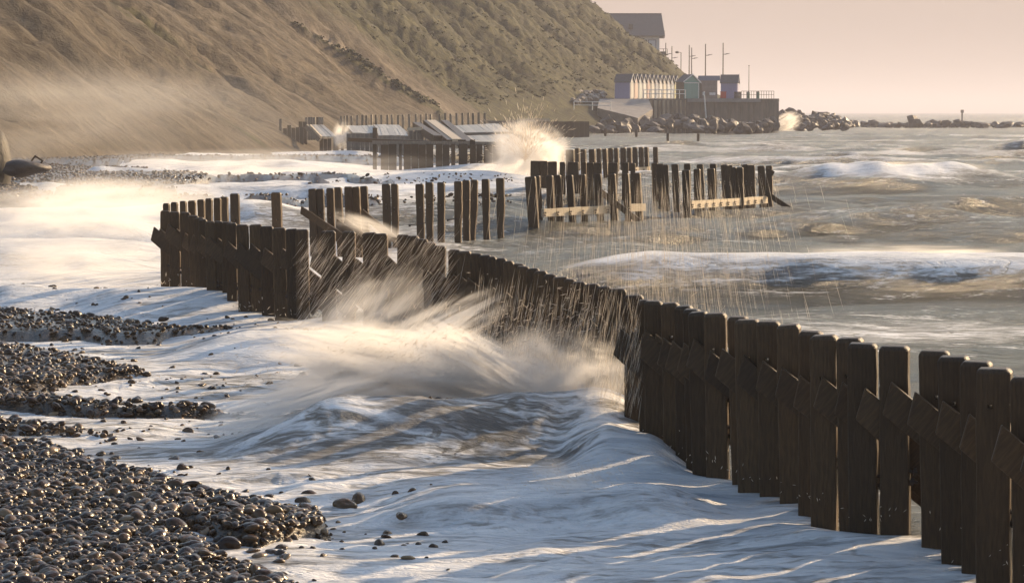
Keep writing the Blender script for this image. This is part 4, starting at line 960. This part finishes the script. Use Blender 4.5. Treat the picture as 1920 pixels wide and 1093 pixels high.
plank_wall(d2, 768, 795, 245, 272, 181, 4, 17, M_oldwood, jag=.1)
for (a0, b0) in (((780, 236), (821, 262)), ((800, 232), (846, 270)), ((812, 232), (866, 270)), ((833, 232), (880, 272))):
    beam(d2, (a0[0], a0[1], 192), (b0[0], b0[1], 166), .5, M_wood, 'brace')
beam(d2, (808, 233, 192), (857, 270, 166), .6, M_beam, 'brace')
deck(d2, (836, 236), (935, 232), (880, 270), (985, 268), 194, 166, 17, 18)
beam(d2, (865, 252, 178), (960, 250, 178), .2, M_oldwood)
beam(d2, (655, 262, 175), (885, 271, 165), .25, M_wood)
d3 = empty('plank_bulkhead', (at_y(840, 320, 150).x, 150, 0)); tag(d3, 'dark plank bulkhead with bright gaps, standing in the surf left of the big splash', 'bulkhead')
for (a0, a1, n_) in ((699, 707, 1), (714, 744, 2), (748, 754, 1), (757, 813, 4), (817, 843, 2), (846, 854, 1), (860, 877, 1), (881, 905, 2), (907, 940, 2)):
    plank_wall(d3, a0, a1, 271, 322, 150, n_, int(a0), theta=.02, gap=.01)
beam(d3, (698, 268, 150.3), (940, 270, 150.3), .22, M_oldwood); beam(d3, (886, 262, 150.3), (886, 274, 150.3), .3, M_wood, 'stub_post')
d4 = empty('timber_breastwork', (at_y(1050, 240, 330).x, 330, 0)); tag(d4, 'far low timber breastwork with a pale rail, in front of the rock armour', 'breastwork')
plank_wall(d4, 1010, 1105, 228, 254, 330, 10, 55, M_wood, jag=.03); beam(d4, (970, 226, 329), (1031, 225, 329), .35, M_beam); beam(d4, (905, 229, 331), (1010, 229, 331), .3, M_oldwood)
plank_wall(d4, 905, 1010, 230, 248, 331, 10, 56, M_oldwood, jag=.02)
for k, (px, t_) in enumerate(((1135, 241), (1193, 243), (1252, 250), (1309, 251))):
    lone_post(px - 2.3, px + 2.8, t_, ['first', 'second', 'third', 'fourth'][k] + ' from the left of four stub posts below the rock armour', 410 + k, topz=1.0, theta=.2, lean=0)
# left edge: leaning rock stack and wrecked timber crib
v, f = ico(3, 77, 1, 1, 1, .14)
p = at_y(-12, 300, 95); o = mesh_obj('boulder', v, f, simple('dark_cliff_rock', (.05, .038, .026), (.02, .015, .01), rough=.7, scale=1.2, bump=.9, bdist=.15), None, True, p); o.scale = (.6, .8, 1.35); tag(o, 'tall dark rock cut by the left edge of the picture', 'boulder')
v, f = ico(3, 78, 1, 1, 1, .2)
o = mesh_obj('boulder', v, f, M_rock, None, True, at_y(45, 316, 94)); o.scale = (.8, .6, .3); tag(o, 'low dark rock beneath the wrecked crib frame', 'boulder')
cr = empty('wrecked_crib', at_y(66, 310, 94)); tag(cr, 'small broken open timber frame tilted on the low dark rock', 'timber frame')
pts4 = [(57, 305), (66, 293), (80, 302), (70, 315)]
for k in range(4): beam(cr, (*pts4[k], 94), (*pts4[(k + 1) % 4], 94), .06, M_wood, 'rail'); beam(cr, (*pts4[k], 94), (pts4[k][0] + 3, pts4[k][1] - 2, 94.6), .05, M_wood, 'strut')

# channel marker and far land
root = empty('channel_marker', at_y(1804, 222, 900)); tag(root, 'dark beacon post with a box top in the sea near the horizon', 'beacon'); m = MB(); m.bar((0, 0, -1), (0, 0, 1.8), .3, 8); m.build('pole', M_dark, root); m = MB(); m.box(-.5, .5, -.4, .4, 1.8, 2.8); m.build('topmark', M_dark, root)
xs = np.linspace(1560, 2600, 90); Yl = 14000; Vt = []
prof = [max(0, 1.2 + 3.6 * (1 if 1690 < x else .0) * float(fbm(np.array(x * .012), np.array(2.0), 3)) * min(1, abs(x - 1690) / 60)) for x in xs]
for x, h in zip(xs, prof): Vt += [(P2(x, Yl), Yl, -20), (P2(x, Yl), Yl, CAMH + h * Yl / F), (P2(x, Yl), Yl + 3000, -20)]
Fc = []
for k in range(len(xs) - 1): a = 3 * k; Fc += [(a, a + 3, a + 4, a + 1), (a + 1, a + 4, a + 5, a + 2)]
tag(mesh_obj('hills', Vt, Fc, simple('far_land', (.12, .12, .11), (.09, .09, .09), scale=.001, bump=0, rough=.9), None, True), kind='structure')

# ------------------------------------------------------------------ spray: mist clouds and drops
def mist(label, px, py, Y, rx, ry, rz, dens, seed, tilt=0, nscale=1.6, g=.35, color=(1, .97, .93), stretch=(1, 1, 1), base=False):
    """puff of fine spray; rx, rz in picture pixels at its distance, ry in metres"""
    p = at_y(px, py, Y); v, f = ico(3, seed, 1, 1, 1, .0)
    o = mesh_obj('sea_spray', v, f, haze_mat('spray_mist', dens, color, g, (nscale, stretch, (0, seed * .7, 0))), None, True, p, (0, tilt, 0))
    o.scale = (rx * Y / F, ry, rz * Y / F); tag(o, label, 'spray', 'clouds of spray', 'stuff'); return o
mist('golden cloud of spray over the breaking wave in the middle', 760, 700, 27.5, 360, 1.3, 105, 15.0, 1, tilt=.18, nscale=2.2, stretch=(.7, 1, 2.4))
mist('feathered left edge of the spray thrown off the middle breaker', 560, 755, 26.6, 240, 1.0, 62, 12.0, 31, tilt=-.28, nscale=2.4, stretch=(.7, 1, 2.6))
mist('upper plume of spray rising left of the middle groyne section', 800, 640, 29.5, 210, 1.0, 70, 5.5, 32, tilt=-.5, nscale=2.4, stretch=(.8, 1, 2.2))
mist('glowing mist at the foot of the middle groyne section', 1030, 720, 27.6, 190, 1.0, 130, 9.0, 2, tilt=.2)
mist('white burst of spray in front of the farthest plank row', 990, 290, 118, 95, 3.5, 78, 4.0, 3, nscale=1.8)
mist('mist blown from the burst towards the plank bulkhead', 930, 325, 122, 110, 4, 30, 2.6, 4, tilt=-.2)
mist('golden mist hiding the left end of the posts', 170, 400, 60, 360, 9, 85, .75, 5)
mist('mist swirling over the left groyne foot', 150, 500, 50, 260, 3, 60, 1.3, 6)
mist('spray thrown against the gap toothed groyne planks', 700, 590, 36.5, 190, 1.0, 95, 3.2, 7, tilt=-.5)
mist('low golden mist in front of the right end of the middle groyne section', 1120, 700, 26.2, 110, .5, 90, 6.0, 21, tilt=.1)
mist('golden haze of spindrift in front of the cliff foot', 120, 235, 142, 620, 18, 150, .05, 22, nscale=.45, g=.5)
mist('dense torn core of the spray where the breaker meets the groyne', 900, 680, 27.2, 170, .8, 62, 24.0, 41, tilt=.5, nscale=4.5, stretch=(.6, 1, 1.8))
mist('dense torn clumps of spray left of the breaker core', 660, 700, 27.6, 190, .9, 60, 20.0, 42, tilt=-.35, nscale=4.5, stretch=(.5, 1, 2.2))
mist('puff of spray against the left ruined revetment', 642, 255, 190, 24, 3, 36, 2.5, 8)
mist('small blue white splash on the rock spit', 1474, 232, 420, 36, 5, 24, 2.6, 9, tilt=-.5, nscale=2.6, stretch=(.6, 1, 2.0))
mist('low drift of spray over the surf below the cliff', 430, 318, 125, 480, 22, 50, .12, 10)
mist('curl of spray on the nearer small breaker', 1060, 900, 22.3, 110, .5, 48, 7.0, 11, tilt=.3)
mist('spindrift over the long right hand wave', 1690, 475, 52.5, 260, 1.0, 24, 2.5, 12)
mist('spindrift over the far breaking crest', 1700, 314, 118, 190, 2.5, 14, 1.6, 13)
mist('splash at the foot of the seven leaning planks', 680, 425, 63.3, 120, .8, 26, 4.0, 14, tilt=.3)

def drops(name, label, n, gen, seed):
    r = np.random.RandomState(seed); V = []; Fc = []
    for k in range(n):
        px, py, Y, L, w, ang = gen(r); c = at_y(px, py, Y); sx = w * Y / F; L = L * Y / F
        d = Vector((math.sin(ang), r.uniform(-.2, .2), -math.cos(ang))) * L * .5; u = Vector((math.cos(ang), 0, math.sin(ang))) * sx * .5; q = Vector((0, sx * .5, 0))
        i = len(V); V += [c - d, c + u, c + q, c - u, c - q, c + d]
        Fc += [(i, i + 1, i + 2), (i, i + 2, i + 3), (i, i + 3, i + 4), (i, i + 4, i + 1), (i + 5, i + 2, i + 1), (i + 5, i + 3, i + 2), (i + 5, i + 4, i + 3), (i + 5, i + 1, i + 4)]
    o = mesh_obj(name, V, Fc, M_drop); tag(o, label, 'spray', None, 'stuff'); return o
def g_b(r):
    px = r.uniform(890, 1200); t = r.rand() ** .8; top = np.interp(px, [890, 1200], [530, 560]); return px, top + t * 200 + r.normal() * 10, np.interp(px, [840, 1200], [34.2, 26.0]) - r.uniform(.6, 2.2), r.uniform(10, 80), r.uniform(.2, .6), r.normal(-.18, .08)
drops('falling_drops', 'strings of drops falling in front of the middle groyne section', 1500, g_b, 1)
def g_c(r):
    t = r.rand(); px = r.uniform(560, 850); return px, r.uniform(450, 630), np.interp(px, [560, 840], [39.8, 34.8]) - r.uniform(.8, 3.0), r.uniform(12, 80), r.uniform(.2, .5), r.normal(-.62, .1)
drops('slanting_drops', 'slanting streams of drops over the gap toothed planks', 950, g_c, 2)
def g_r(r):
    px = r.normal(1230, 120); return px, r.uniform(350, 610), r.uniform(28, 48), r.uniform(10, 90), r.uniform(.2, .5), .05 + (px - 1230) / 1400 + r.normal() * .02
drops('drifting_drops', 'thin curtain of drops hanging over the sea right of the groyne', 1700, g_r, 3)
def g_s(r):
    a = r.normal(0, .55); d = abs(r.normal(40, 28)); return 985 + math.sin(a) * d * 1.2, 300 - math.cos(a) * d, 117 + r.uniform(-3, 3), r.uniform(4, 16), r.uniform(.4, 1.0), -a + r.normal() * .15 + math.pi
drops('splash_drops', 'fan of drops thrown up by the white burst', 1300, g_s, 4)
def g_m(r):
    px = r.normal(790, 190); py = 690 + (760 - px) * .18 + r.normal() * 48; return px, py, 27.2 + r.uniform(-.5, .8), r.uniform(2, 16), r.uniform(.3, 1.3), r.normal(-1.0, .5)
drops('wave_drops', 'bright drops flying off the middle breaker', 3200, g_m, 5)
def g_n(r):
    return r.normal(1080, 60), r.normal(895, 22), 22 + r.uniform(-.3, .3), r.uniform(3, 12), r.uniform(.6, 1.4), r.normal(.9, .4)
drops('curl_drops', 'drops flicked from the nearer small breaker', 350, g_n, 6)

def g_f(r):
    k = r.randint(0, len(g_all)); q = g_all[k]; h = abs(r.normal(0, .09)); px, py = proj(q.x + r.normal(0, .12), q.y - .2, .0 + h + .05)
    return px, py, q.y - .2, r.uniform(2, 10), r.uniform(.4, 1.5), r.normal(0, .7)
drops('foot_splash', 'specks of splash round the feet of the zigzag groyne', 380, g_f, 7)
# ------------------------------------------------------------------ air
hzb = MB(); hzb.box(-3000, 9000, -40, 26000, -3.5, 62)
hz_o = hzb.build('haze', haze_mat('sea_haze', .00032, (.88, .85, .92), .05)); tag(hz_o, kind='stuff')
